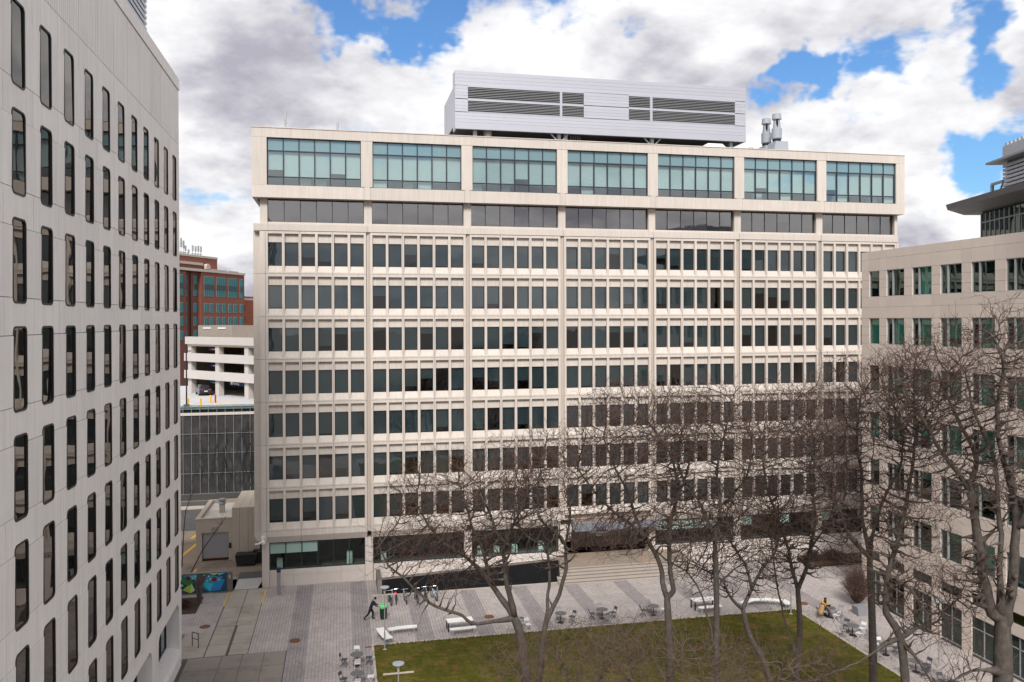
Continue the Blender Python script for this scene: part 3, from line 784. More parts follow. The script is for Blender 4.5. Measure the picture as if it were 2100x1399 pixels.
# ------------------------------------------------------------------ white building on the left
XL = -10.97
wb = thing('white_office_building', 'white panel clad office building with tall rounded windows along the left edge', 'building', (-20, 40, 0))
CW, CH, CR = 1.24, 2.98, 0.22
cols = [30.37 + 2.68 * k for k in range(-5, 11)]
rowz = [34.75 - 3.77 * r for r in range(8)]
def rrect(y0, y1, z0, z1, r, n=4):
    pts = []
    for (cy, cz, a0) in ((y1 - r, z0 + r, -90), (y1 - r, z1 - r, 0), (y0 + r, z1 - r, 90), (y0 + r, z0 + r, 180)):
        for i in range(n + 1):
            a = R(a0 + 90 * i / n); pts.append((cy + r * math.cos(a), cz + r * math.sin(a)))
    return pts
o_, i_ = rrect(0, CW, -CH, 0, CR), rrect(0.07, CW - 0.07, -CH + 0.07, -0.07, CR - 0.06)
mb = MB(); n = len(o_)
vs = [(0.02, y, z) for y, z in o_] + [(0.02, y, z) for y, z in i_] + [(-0.10, y, z) for y, z in o_] + [(-0.05, y, z) for y, z in i_]
fs = []
for i in range(n):
    j = (i + 1) % n
    fs += [(i, j, n + j, n + i), (i, 2*n + i, 2*n + j, j), (n + i, n + j, 3*n + j, 3*n + i)]
mb.add(vs, fs); ring_mesh = mb.mesh('window', pm('black_gasket', (0.020, 0.016, 0.016), 0.1, rough=0.5))
mb = MB(); mb.prism(i_, 0, -0.045, -0.03); lpane_mesh = mb.mesh('pane', M['glass_dark'])
def arc2(cy, cz, r, a0, a1, n=4):
    return [(cy + r * math.cos(R(a0 + (a1 - a0) * i / n)), cz + r * math.sin(R(a0 + (a1 - a0) * i / n))) for i in range(n + 1)]
def spandrel_poly(y0, y1, zlo, zhi, top_of_low, bot_of_up):
    c0, c1, r = 0.0, CW, CR
    p = [(y0, zlo)]
    if top_of_low is not None:
        p += [(c0, zlo)] + arc2(c0 + r, top_of_low - r, r, 180, 90) + arc2(c1 - r, top_of_low - r, r, 90, 0) + [(c1, zlo)]
    p += [(y1, zlo), (y1, zhi)]
    if bot_of_up is not None:
        p += [(c1, zhi)] + arc2(c1 - r, bot_of_up + r, r, 0, -90) + arc2(c0 + r, bot_of_up + r, r, -90, -180) + [(c0, zhi)]
    p.append((y0, zhi))
    return p
gp = (2.68 - CW) / 2
J = 0.012
def prism_mesh(poly, nm, mat, x0=-0.13, x1=0.0):
    mb = MB(); mb.prism(poly, 0, x0, x1); return mb.mesh(nm, mat)
span_mid = prism_mesh(spandrel_poly(-gp + J, CW + gp - J, -0.32 + J, 0.79 + 0.2 - J, 0.0, 0.79), 'spandrel_panel', M['white_clad'])
span_top = prism_mesh(spandrel_poly(-gp + J, CW + gp - J, -0.32 + J, 1.07 - J, 0.0, None), 'spandrel_panel', M['white_clad'])
span_bot = prism_mesh(spandrel_poly(-gp + J, CW + gp - J, 0.16, 0.79 + 0.2 - J, None, 0.79), 'spandrel_panel', M['white_clad'])
mb = MB(); mb.prism([(-0.12, -CH + 0.2 + J), (0.0, -CH + 0.2 + J), (0.022, -0.32 - J), (-0.12, -0.32 - J)], 1, CW + 0.004, 2.68 - 0.004)
pier_mesh = mb.mesh('pier_panel', M['white_clad'])
mb = MB()
mb.box(-0.13, -0.03, -gp + J, CW + gp - J, 0, 3.70)
nr = 11
for i in range(nr):
    a = -gp + 0.03 + i * (2.68 - 0.06) / nr
    mb.box(-0.03, 0.0, a + 0.02, a + (2.68 - 0.06) / nr - 0.02, 0.0, 3.70)
rib_mesh = mb.mesh('ribbed_panel', M['white_clad'])
for k, c in enumerate(cols):
    for r, zt in enumerate(rowz):
        w = put('window', ring_mesh, wb, (XL, c, zt))
        pn = put('pane', lpane_mesh, w, (XL, c, zt)); pn.rotation_euler = (0, R(rnd.gauss(0, 0.3)), R(rnd.gauss(0, 0.35)))
        if k < len(cols) - 1: put('pier_panel', pier_mesh, wb, (XL, c, zt))
        put('spandrel_panel', span_top if r == 0 else span_mid, wb, (XL, c, zt))
    put('spandrel_panel', span_bot, wb, (XL, c, rowz[7] - 3.77))
    put('ribbed_panel', rib_mesh, wb, (XL, c, 35.84))
yend = 59.38
for zt in rowz:
    MB().box(XL - 0.13, XL, cols[-1] + CW + 0.004, yend, zt - CH + 0.2 + J, zt - 0.32 - J).build('pier_panel', M['white_clad'], wb)
for (a, b) in [(34.75 - 0.32, 35.82)] + [(z - CH - 0.79 - 0.32, z - CH + 0.2) for z in rowz[:7]]:
    MB().box(XL - 0.13, XL, cols[-1] + CW + gp, yend, a + J, b - J).build('spandrel_panel', M['white_clad'], wb)
MB().box(XL - 0.13, XL, cols[-1] + CW + gp, yend, 35.84, 39.54).build('ribbed_panel', M['white_clad'], wb)
mb = MB(); mb.box(-30, XL - 0.135, 10, yend - 0.01, 5.0, 40.0); mb.build('body_wall', M['joint'], wb)
MB().box(-30, XL + 0.05, 10, yend + 0.06, 39.60, 40.38).build('parapet', M['white_clad'], wb)
# ground floor arcade
for k in range(5):
    y1 = 58.55 - 8.04 * k; y0 = y1 - 6.4
    a0, a1 = y1 - 7.2, (y1 + 0.83 if k == 0 else y1 + 0.83)
    r = 0.7
    poly = [(a0, 3.0), (y0, 3.0)] + arc2(y0 + r, 4.35 - r, r, 180, 90, 6) + arc2(y1 - r, 4.35 - r, r, 90, 0, 6) + [(y1, 3.0), (a1, 3.0), (a1, 4.98), (a0, 4.98)]
    mb = MB(); mb.prism(poly, 0, XL - 1.0, XL + 0.001)
    mb.box(XL - 1.0, XL + 0.001, a0, y0, 0.0, 3.0); mb.box(XL - 1.0, XL + 0.001, y1, a1, 0.0, 3.0)
    mb.prism([(XL - 1.0, -0.02), (XL + 0.12, -0.02), (XL + 0.12, 0.75), (XL + 0.001, 1.1), (XL - 0.85, 1.25), (XL - 1.0, 1.25)], 1, y0, y1)
    ar = mb.build('arcade_bay', M['white_clad'], wb)
    mb = MB()
    for i in range(5): mb.box(XL - 0.95, XL - 0.83, y0 + (y1 - y0 - 0.1) * i / 4, y0 + (y1 - y0 - 0.1) * i / 4 + 0.1, 1.25, 4.4)
    mb.box(XL - 0.94, XL - 0.84, y0, y1, 1.24, 1.4)
    sw = mb.build('shop_window', M['frame_blue'], wb)
    for i in range(4):
        a = y0 + (y1 - y0 - 0.1) * i / 4 + 0.1
        MB().box(XL - 0.90, XL - 0.89, a, a + (y1 - y0 - 0.1) / 4 - 0.1, 1.3, 4.4).build('pane', M['glass_lobby'], sw)
MB().box(-30, XL - 2.5, 10, yend - 0.02, 0.0, 5.0).build('inner_walls', M['room'], wb)
# rooftop louver screen
t_ = thing('roof_louver_screen', 'grey horizontal slat screen on the roof of the white building', 'louver screen', (-12.2, 38, 40.3))
for i in range(26):
    z = 40.55 + 0.36 * i
    MB().prism([(-12.0, z), (-11.98, z + 0.20), (-12.16, z + 0.25), (-12.16, z + 0.05)], 1, 22, 54.8).build('slat', M['siding'], t_)
MB().box(-12.5, -12.2, 22, 54.6, 40.38, 49.8).build('backing', M['black'], t_)

# ------------------------------------------------------------------ limestone building on the right
XR = 43.1
lb = thing('limestone_office_building', 'pinkish limestone office building with green tinted windows along the right side', 'building', (50, 48, 0))
win = [(58.12, 59.40)] + [(55.15 - 2.98 * j, 57.22 - 2.98 * j) for j in range(7)]
rt_ = [27.55 - 3.885 * r for r in range(6)]
HH = 2.13
ymin, ymax = 36.4, 60.41
pieces = []
def piece(y0, y1, z0, z1): pieces.append((y0, y1, z0, z1))
gaps_y = [ymax] + [v for w in win for v in (w[1], w[0])] + [ymin]
piers = [(gaps_y[i + 1], gaps_y[i]) for i in range(0, len(gaps_y), 2)]
bands = [(28.54, 29.2), (27.55, 28.54)]
for r in range(6):
    lo = rt_[r] - HH
    nxt = rt_[r + 1] if r < 5 else 4.32
    mid = lo - 0.85
    bands += [(mid, lo), (nxt, mid)]
bands += [(2.82, 3.60)]
for (z0, z1) in bands:
    for (a, b) in piers: piece(a, b, z0, z1)
    for (a, b) in win: piece(a, b, z0, z1)
for r in range(6):
    for (a, b) in piers:
        for i in range(3): piece(a, b, rt_[r] - HH + HH * i / 3, rt_[r] - HH + HH * (i + 1) / 3)
for (a, b) in piers:
    piece(a, b, 3.60, 4.32)
    for i in range(2): piece(a, b, 0.5 + 1.16 * i, 0.5 + 1.16 * (i + 1))
    piece(a, b, -0.02, 0.5)
pieces.sort(key=lambda p: -(p[1] - p[0]) * (p[3] - p[2]) / (((p[0] + p[1]) / 2) ** 2 + 43**2 + ((p[2] + p[3]) / 2 - 23.6) ** 2) * (1 if p[1] > 43.5 else 0.2))
rest = MB()
for i, (y0, y1, z0, z1) in enumerate(pieces):
    e = 0.007; off = rnd.uniform(0, 0.006)
    if i < 300: MB().box(XR + off, XR + 0.1, y0 + e, y1 - e, z0 + e, z1 - e).build('stone_panel', M['limestone'], lb)
    else: rest.box(XR + off, XR + 0.1, y0 + e, y1 - e, z0 + e, z1 - e)
if rest.v:
    o = rest.build('stone_panels', M['limestone'], lb); o['kind'] = 'stuff'
bk = MB()
for (z0, z1) in bands + [(-0.02, 0.12)]: bk.box(XR + 0.102, XR + 0.35, ymin, ymax, z0, z1)
for (a, b) in piers: bk.box(XR + 0.103, XR + 0.35, a, b, 0.0, 28.5)
bk.build('backing_wall', M['joint'], lb)
for ci, (a, b) in enumerate(win):
    for r in range(6):
        z1 = rt_[r]; z0 = z1 - HH
        mb = MB(); f = 0.045
        mb.box(XR + 0.10, XR + 0.2, a, b, z0, z0 + f); mb.box(XR + 0.10, XR + 0.2, a, b, z1 - f, z1)
        mb.box(XR + 0.10, XR + 0.2, a, a + f, z0 + f, z1 - f); mb.box(XR + 0.10, XR + 0.2, b - f, b, z0 + f, z1 - f)
        mid = b - 0.70 if ci else b - f
        if ci: mb.box(XR + 0.03, XR + 0.2, mid - 0.05, mid + 0.05, z0 + f, z1 - f)
        w = mb.build('window', M['alu'], lb)
        pane_at(XR + 0.15, XR + 0.158, a + f, mid - (0.05 if ci else 0), z0 + f, z1 - f, M['glass_green'], w)
        if ci: MB().box(XR + 0.15, XR + 0.158, mid + 0.05, b - f, z0 + f, z1 - f).build('pane', M['glass_green'], w)
        q = rnd.random()
        if q < (0.85 if r < 4 else 0.6):
            dv = rnd.choice((2.06, 2.06, 2.06, 1.5)) if r < 4 else rnd.choice((0.3, 0.35, 0.6, 1.6))
            MB().box(XR + 0.26, XR + 0.266, a + f, mid - 0.02, z1 - dv, z1 - 0.02).build('blind', M['blind_white'], w)
    w = MB().box(XR + 0.05, XR + 0.2, a, b, 3.60, 3.64).box(XR + 0.05, XR + 0.2, a, b, 4.28, 4.32).build('transom_window', M['frame'], lb)
    MB().box(XR + 0.12, XR + 0.13, a, b, 3.64, 4.28).build('pane', M['glass_green'], w)
    mb = MB(); f = 0.05
    mb.box(XR + 0.10, XR + 0.2, a, b, 0.12, 0.2); mb.box(XR + 0.10, XR + 0.2, a, b, 2.74, 2.82); mb.box(XR + 0.10, XR + 0.2, a, b, 1.95, 2.0)
    mb.box(XR + 0.10, XR + 0.2, (a + b) / 2 - 0.03, (a + b) / 2 + 0.03, 0.2, 2.74)
    w = mb.build('shop_window', M['alu'], lb)
    MB().box(XR + 0.15, XR + 0.158, a, b, 0.2, 2.74).build('pane', M['glass_green'], w)
mb = MB()
mb.box(XR + 4.0, XR + 4.2, ymin, ymax - 0.35, 0, 29); mb.box(XR + 0.36, XR + 22, ymax - 0.3, ymax - 0.05, 0, 29.1); mb.box(XR + 0.36, XR + 22, ymin, ymin + 0.2, 0, 29.1)
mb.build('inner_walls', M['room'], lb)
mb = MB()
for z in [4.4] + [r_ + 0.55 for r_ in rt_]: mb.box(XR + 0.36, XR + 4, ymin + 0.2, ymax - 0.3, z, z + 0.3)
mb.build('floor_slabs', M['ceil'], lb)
MB().box(XR + 0.12, XR + 22, ymax - 0.04, ymax - 0.005, 0, 29.15).build('end_wall', M['limestone'], lb)
MB().box(XR + 0.36, XR + 22, ymin + 0.2, ymax - 0.3, 28.6, 28.8).build('roof', M['roof'], lb)
# rooftop storey with winged canopy; it turns 15 degrees from the facade
def frame_of(Px, Py, az):
    d = Vector((math.sin(R(az)), math.cos(R(az)), 0)); n = Vector((-d.y, d.x, 0))
    return Vector((Px, Py, 0)), d, n
def lpt(F, s, o, z): return F[0] + F[1] * s + F[2] * o + Vector((0, 0, z))
def lbox(mb, F, s0, s1, o0, o1, z0, z1):
    vs = [lpt(F, s, o, z) for z in (z0, z1) for (s, o) in ((s0, o0), (s1, o0), (s1, o1), (s0, o1))]
    return mb.add(vs, [(0,3,2,1),(4,5,6,7),(0,1,5,4),(1,2,6,5),(2,3,7,6),(3,0,4,7)])
pv = thing('rooftop_pavilion', 'glazed rooftop storey under a grey winged canopy at the right edge', 'pavilion', (52, 46, 28.8))
F = frame_of(46.75, 51.45, 15)
for i in range(16):
    s = -0.62 * i
    mb = MB(); lbox(mb, F, s - 0.05, s + 0.05, -0.12, 0.0, 28.8, 31.4); mb.build('mullion', M['slat'], pv)
    mb = MB(); lbox(mb, F, s - 0.57, s - 0.05, -0.06, -0.05, 28.8, 30.7); mb.build('pane', M['glass_green'], pv)
    mb = MB(); lbox(mb, F, s - 0.57, s - 0.05, -0.06, -0.05, 30.78, 31.4); mb.build('pane', M['glass_green'], pv)
mb = MB(); lbox(mb, F, -10, 0.05, -0.13, 0.01, 30.7, 30.78); mb.build('transom', M['slat'], pv)
mb = MB(); lbox(mb, F, -10, 0, -3.2, -3.0, 28.8, 31.6); lbox(mb, F, -0.2, 0.05, -8, -0.13, 28.8, 31.6); mb.build('inner_walls', M['room'], pv)
vs = [lpt(F, s, o, z) for s in (1.7, -14) for (o, z) in ((1.75, 32.35), (1.62, 31.95), (0.4, 31.55), (-8, 31.45), (-8, 32.9))]
mb = MB(); mb.add(vs, [(4,3,2,1,0), (5,6,7,8,9), (0,1,6,5), (1,2,7,6), (2,3,8,7), (3,4,9,8), (4,0,5,9)])
mb.build('canopy', pm('charcoal_canopy_metal', (0.15, 0.145, 0.155), 0.06, rough=0.6), pv)
F2 = frame_of(47.2, 49.9, 15)
for i in range(8):
    mb = MB(); z = 32.6 + 0.28 * i
    lbox(mb, F2, -9, 0.0, -0.25, 0.0, z, z + 0.19); mb.build('slat', M['siding'], pv)
mb = MB(); lbox(mb, F2, -9, -0.12, -6, -0.26, 32.4, 36.2); mb.build('plant_wall', M['slat'], pv)
mb = MB(); lbox(mb, F2, -9, -0.02, -0.24, 0.02, 35.35, 36.1); mb.build('plant_fascia', M['siding'], pv)
mb = MB(); lbox(mb, F2, -9, 0.9, -2.5, 0.75, 34.95, 35.1); mb.build('upper_canopy', M['slat'], pv)
for i in range(9):
    mb = MB(); lbox(mb, F2, -0.35 - 0.5 * i, -0.1 - 0.5 * i, -0.24, -0.1, 36.1, 36.35); mb.build('parapet_tooth', M['siding'], pv)
mb = MB(); a = lpt(F2, 1.4, 0, 32.3); b = lpt(F2, 1.4, 0, 33.6); c = lpt(F2, -0.1, 0, 33.6); d = lpt(F2, 0.8, 0, 32.3)
mb.bar(a, b, 0.18); mb.bar(b, c, 0.18); mb.bar(d, c, 0.1); mb.build('davit_frame', M['steel'], pv)

# ------------------------------------------------------------------ far brick building
F = frame_of(-32.33, 201.16, 27); F = (F[0], F[1], -F[2])      # s runs away to the right, o towards the viewer
bb = thing('brick_office_building', 'dark red brick office building with aqua windows and roof antennas behind the garage', 'building', (-36, 205, 0))
mb = MB(); lbox(mb, F, -0.1, 17.5, -24, 0, 0, 35.4); mb.build('wall', M['brickwall'], bb)
mb = MB(); lbox(mb, F, -2.75, -0.1, -20, -0.8, 0, 35.4); lbox(mb, F, -6.15, -2.75, -18, -1.2, 0, 35.4); lbox(mb, F, -16, -6.15, -20, 0.4, 0, 35.0); mb.build('corner_bay', M['brickdark'], bb)
mb = MB(); lbox(mb, F, -0.3, 17.6, -24, 0.25, 35.4, 35.95); lbox(mb, F, -16, -0.3, -20, 0.2, 35.4, 36.0); lbox(mb, F, 3.6, 9.9, -1.5, 0.26, 35.95, 36.2); lbox(mb, F, 10.3, 14.6, -1.5, 0.26, 35.95, 36.2); mb.build('cornice', M['stonetrim'], bb)
mb = MB(); lbox(mb, F, -16, 7.6, -22, -1.0, 35.9, 38.8); mb.build('roof_block', M['brickwall'], bb)
mb = MB(); lbox(mb, F, -16, 7.7, -22, -0.9, 38.8, 39.3); lbox(mb, F, -16, 1.2, -0.99, -0.3, 36.9, 37.5); mb.build('roof_trim', M['stonetrim'], bb)
mb = MB(); lbox(mb, F, -16, 1.1, -0.98, -0.4, 35.96, 36.9); mb.build('roof_block', M['brickdark'], bb)
mb = MB(); arcp = [(1.7, 36.1)] + arc2(2.5, 36.6, 0.8, 180, 0, 8) + [(3.3, 36.1)]
mb.add([lpt(F, s, 0.2, z) for s, z in arcp] + [lpt(F, s, -0.6, z) for s, z in arcp], [tuple(range(len(arcp)))[::-1], tuple(range(len(arcp), 2*len(arcp)))] + [(i, (i+1) % len(arcp), len(arcp) + (i+1) % len(arcp), len(arcp) + i) for i in range(len(arcp))])
mb.build('arched_pediment', M['stonetrim'], bb)
def bwin(s0, s1, z0, z1, o=0.0, nm=3, dark=True):
    mb = MB(); lbox(mb, F, s0, s1, o + 0.01, o + 0.06, z0, z1)
    w = mb.build('window', M['alu'], bb)
    n = max(1, round((s1 - s0) / 0.75))
    for i in range(n):
        a, b = s0 + (s1 - s0) * i / n + 0.05, s0 + (s1 - s0) * (i + 1) / n - 0.05
        mb = MB(); lbox(mb, F, a, b, o + 0.061, o + 0.09, z0 + 0.05, z1 - 0.05); mb.build('pane', M['glass_far'], w)
    if dark:
        mb = MB(); lbox(mb, F, s0, s1, o + 0.091, o + 0.12, z0 + (z1 - z0) * 0.33, z0 + (z1 - z0) * 0.60); mb.build('spandrel', M['frame_blue'], w)
for (a, b) in ((0.97, 4.75), (5.75, 9.55), (10.5, 14.3), (15.5, 16.85)): bwin(a, b, 29.6, 34.35)
for (z0, z1) in ((25.75, 27.93), (22.6, 24.7), (19.4, 21.5), (16.2, 18.3)):
    for (a, b) in ((0.93, 2.52), (3.15, 4.70), (5.8, 7.32), (8.0, 9.55), (10.5, 12.08), (12.7, 14.26), (15.5, 16.8)): bwin(a, b, z0, z1, dark=False)
for (z0, z1, dk) in ((29.6, 34.3, True), (25.75, 27.93, False), (22.6, 24.7, False), (19.4, 21.5, False)):
    bwin(-1.95, -0.65, z0, z1, -0.8, dark=dk); bwin(-5.15, -3.75, z0, z1, -1.2, dark=dk); bwin(-8.8, -7.2, z0, z1, 0.4, dark=dk)
for (s, h, o) in ((-6.4, 3.9, -2.5), (-5.2, 3.4, -2.5), (-4.0, 3.8, -2.5), (-3.1, 3.3, -2.5), (-2.4, 2.2, -2.5), (-1.3, 1.4, -2.5), (0.2, 2.5, -2.5), (1.3, 2.4, -2.5), (2.3, 2.6, -2.5), (3.3, 2.5, -2.5)):
    mb = MB(); mb.cyl(lpt(F, s, o, 0), 0.06, 39.0, 39.2 + h, 6); lbox(mb, F, s - 0.2, s + 0.2, o - 0.1, o + 0.15, 39.2 + h * 0.45, 39.2 + h); lbox(mb, F, s - 0.25, s + 0.2, o - 0.2, o + 0.1, 39.6, 39.9)
    mb.build('antenna', M['alu'], bb)
b2 = thing('orange_brick_building', 'small orange brick building with red parapet at the right of the dark brick one', 'building', (-20, 225, 0))
mb = MB(); lbox(mb, F, 17.6, 27, -14, -3, 0, 29.2); mb.build('wall', M['brickorange'], b2)
mb = MB(); lbox(mb, F, 17.6, 27, -14, -2.9, 29.2, 29.8); mb.build('cornice', M['stonetrim'], b2)
mb = MB(); lbox(mb, F, 17.6, 27, -14, -2.85, 29.8, 30.2); mb.build('parapet', pm('red_parapet', (0.42,0.05,0.035), 0.05), b2)
mb = MB(); mb.cyl(lpt(F, 20.4, -6, 0), 2.1, 30.2, 33.6, 24); mb.build('water_tank', M['brickdark'], b2)
for z in (26.9, 24.2, 21.4):
    mb = MB(); lbox(mb, F, 19.6, 22.2, -3.0, -2.94, z - 0.8, z + 0.8); w = mb.build('window', M['frame'], b2)
    mb = MB(); lbox(mb, F, 19.7, 20.85, -2.94, -2.9, z - 0.7, z + 0.7); lbox(mb, F, 20.95, 22.1, -2.94, -2.9, z - 0.7, z + 0.7); mb.build('pane', M['glass_dark'], w)

# ------------------------------------------------------------------ parking garage
dg = Vector((0.6345, -0.7729, 0)); ng = Vector((-0.7729, -0.6345, 0))
F = (Vector((-23.50, 134.80, 0)), dg, ng)
gb = thing('parking_garage', 'pale concrete open parking garage with stacked decks between the two office blocks', 'garage', (-18, 130, 0))
for (z0, z1, s0) in ((20.05, 21.2, -0.7), (17.38, 18.6, -1.0), (14.65, 15.92, -1.0)):
    mb = MB(); lbox(mb, F, s0, 26, -0.4, 0.35, z0, z1); mb.build('spandrel_beam', M['garage'], gb)
mb = MB(); lbox(mb, F, -0.5, 26, -0.5, 0.05, 19.75, 20.05); mb.build('edge_beam', pm('cream_concrete', (0.62,0.53,0.42), 0.05), gb)
for s in (-0.05, 7.8, 15.55, 23.3):
    mb = MB(); lbox(mb, F, s - 0.5, s + 0.5, -0.9, -0.05, 12.3, 19.75); mb.build('column', M['garage'], gb)
mb = MB()
for z in (12.0, 14.7, 17.5, 20.2): lbox(mb, F, -1, 26, -30, -0.42, z, z + 0.3)
mb.build('deck', M['garage'], gb)
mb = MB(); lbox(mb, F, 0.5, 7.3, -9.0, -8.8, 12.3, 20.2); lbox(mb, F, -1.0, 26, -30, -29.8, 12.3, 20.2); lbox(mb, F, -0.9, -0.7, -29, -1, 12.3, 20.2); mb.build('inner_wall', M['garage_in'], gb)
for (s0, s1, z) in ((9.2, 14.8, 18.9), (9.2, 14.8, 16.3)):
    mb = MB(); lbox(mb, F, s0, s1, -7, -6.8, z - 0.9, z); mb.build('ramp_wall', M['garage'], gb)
    mb = MB(); lbox(mb, F, (s0 + s1) / 2 - 0.3, (s0 + s1) / 2 + 0.3, -6.7, -6.2, z - 1.6, z + 1.5); mb.build('inner_column', M['garage'], gb)
mb = MB(); lbox(mb, F, 0.0, 9.6, -6, -1.5, 21.0, 22.97); mb.build('stair_house', M['cmu'], gb)
for (a, b) in ((1.6, 3.8), (5.8, 7.9)):
    mb = MB(); lbox(mb, F, a, b, -1.49, -1.4, 22.45, 22.65); mb.build('wall_light', M['white'], gb)
for (s0, s1, z0, z1, c) in ((4.25, 7.0, 19.1, 19.45, (0.18,0.03,0.09)), (4.6, 7.1, 16.6, 16.9, (0.09,0.05,0.25)), (4.5, 7.1, 14.0, 14.3, (0.02,0.20,0.26))):
    mb = MB(); lbox(mb, F, s0, s1, -0.95, -0.9, z0, z1); bn = mb.build('level_banner', pm('banner', c, 0.05), gb)
    mb = MB(); lbox(mb, F, s0 + 0.8, s1 - 0.3, -0.895, -0.885, (z0 + z1) / 2 - 0.05, (z0 + z1) / 2 + 0.05); mb.build('lettering', M['white'], bn)
mb = MB(); lbox(mb, F, 9.9, 15.0, -0.95, -0.8, 13.95, 14.6); sgn = mb.build('parking_sign', M['blue_sign'], gb)
tcu = bpy.data.curves.new('sign_lettering', 'FONT'); tcu.body = 'Parking'; tcu.size = 0.55; tcu.extrude = 0.01; tcu.materials.append(M['white'])
to = text_mesh('sign_lettering', tcu, sgn)
to.location = lpt(F, 10.9, -0.78, 14.1) - wloc(sgn); to.rotation_euler = (R(90), 0, math.atan2(dg.y, dg.x))
mb = MB(); lbox(mb, F, 10.3, 10.75, -0.799, -0.78, 14.08, 14.5); mb.build('sign_symbol', M['white'], sgn)
mb = MB(); mb.tube([lpt(F, 14.5, -0.79, 14.28), lpt(F, 14.5, -0.77, 14.28)], 0.25, 16); mb.build('sign_symbol', M['yellow'], sgn)
# lower deck and its screen wall
mb = MB(); mb.box(-45, 6, 113.0, 150, 11.9, 12.29); lo = mb.build('lower_deck', pm('deck_concrete', (0.50,0.50,0.52), 0.08, 0.3), gb)
for (x0, y0, x1, y1) in ((-18.4, 122.6, -15.4, 113.4), (-16.6, 121.8, -13.4, 113.5), (-13.0, 122.0, -10.5, 114.5), (-19.5, 115.5, -15.6, 113.4), (-22.9, 124.3, -21.5, 127)):
    mb = MB(); mb.bar((x0, y0, 12.295), (x1, y1, 12.295), 0.16, 0.012); mb.build('bay_line', M['yellow'], gb)
mb = MB(); mb.box(-45, 6, 113.2, 113.6, 0.2, 11.9); mb.build('lower_wall', M['meshpanel'], gb)
mb = MB(); mb.box(-45, 6, 112.3, 113.0, 0.0, 0.7); mb.build('plinth_wall', pm('dark_plinth', (0.06,0.055,0.05), 0.2), gb)
hz = [0.75, 3.45, 6.1, 8.7, 11.45, 12.45]
for i in range(17):
    x = -25.8 + 1.06 * i
    MB().box(x - 0.035, x + 0.035, 112.62, 112.74, 0.7, 12.5).build('screen_post', M['screen_alu'], gb)
    for j in range(5):
        MB().box(x + 0.06, x + 1.0, 112.72, 112.74, hz[j] + 0.06, hz[j+1] - 0.06).build('mesh_panel', M['meshpanel' if j < 4 else 'glass_lobby'], gb)
for z in hz: MB().box(-26, -8.5, 112.60, 112.75, z - 0.035, z + 0.035).build('screen_rail', M['screen_alu'], gb)
MB().box(-26, -8.5, 112.58, 112.76, 11.15, 11.5).build('screen_band', M['garage'], gb)

mb = MB(); rr = random.Random(12)
for i in range(60):
    x = rr.choice((-16.5, -14.8, -12.6, -11.4)) + rr.gauss(0, 0.9); z = rr.uniform(0.7, 4); P3 = [(x, 112.5, z)]
    for k in range(rr.randint(3, 8)):
        x += rr.uniform(-0.5, 0.5); z += rr.uniform(0.5, 1.3)
        if z > 12.6: break
        P3.append((x, 112.5 + rr.uniform(-0.06, 0.06), z))
    if len(P3) > 2: mb.tube(P3, 0.022, 3, cap=False)
vn = thing('climbing_vine', 'dark bare vine climbing over the garage screen wall', 'vine', (-14, 112.5, 0))
mb.build('stems', M['black'], vn)

# ------------------------------------------------------------------ loading dock
dk = thing('loading_dock_building', 'low tan concrete loading dock building with grey roller shutter and pale roof', 'building', (-11.3, 87.5, 0))
mb = MB()
mb.box(-14.05, -13.50, 83.4, 83.9, 0, 4.13); mb.box(-11.0, -10.62, 83.4, 83.9, 0, 4.13)
mb.box(-13.50, -11.0, 83.401, 83.9, 2.80, 4.13); mb.box(-14.05, -13.75, 83.9, 92.2, 0, 4.13); mb.box(-13.75, -8.5, 91.9, 92.2, 0, 4.13)
mb.build('wall', M['dockwall'], dk)
mb = MB(); mb.box(-10.61, -9.9, 82.9, 91.0, 0, 5.25); mb.box(-9.88, -9.1, 82.9, 91, 0, 5.25); mb.box(-9.08, -8.0, 82.9, 91, 0, 5.25); mb.build('tall_wall', M['dockwall'], dk)
MB().box(-13.75, -10.65, 83.9, 91.9, 3.7, 3.85).build('roof', M['roof'], dk)
mb = MB(); mb.box(-14.12, -13.68, 83.35, 92.25, 4.13, 4.2); mb.box(-13.68, -10.62, 83.35, 83.75, 4.13, 4.2); mb.box(-13.68, -8.5, 91.85, 92.25, 4.13, 4.2); mb.build('coping', M['stonetrim'], dk)
mb = MB()
for i in range(16): mb.box(-13.46, -11.04, 83.55, 83.60 + 0.012 * (i % 2), 0.25 + i * 0.158, 0.25 + (i + 1) * 0.158 - 0.01)
mb.build('roller_shutter', M['roller'], dk)
MB().box(-13.46, -11.04, 83.50, 83.66, 0.16, 0.24).build('shutter_foot', M['rust'], dk)
MB().box(-12.55, -12.05, 83.2, 83.4, 3.05, 3.35).build('wall_lamp', M['fan'], dk)
MB().box(-10.95, -10.75, 83.28, 83.4, 1.2, 1.7).build('control_box', M['iron'], dk)
for (x, y, w, h, m_) in ((-12.2, 87.3, 0.4, 1.3, 'roof'), (-12.2, 87.3, 0.45, 0, 'steel')): pass
mb = MB(); mb.box(-12.4, -11.9, 87.2, 87.7, 3.85, 4.7); mb.build('vent_curb', M['stonetrim'], dk)
mb = MB(); mb.lathe([(0.35, 0.85), (0.42, 0.95), (0.3, 1.1), (0.4, 1.25), (0.4, 1.4)], (-12.15, 87.45, 3.85), 12); mb.build('roof_vent', M['steel'], dk)
mb = MB(); mb.box(-10.9, -9.6, 89.6, 90.7, 3.86, 4.6); mb.build('roof_unit', M['steel'], dk)
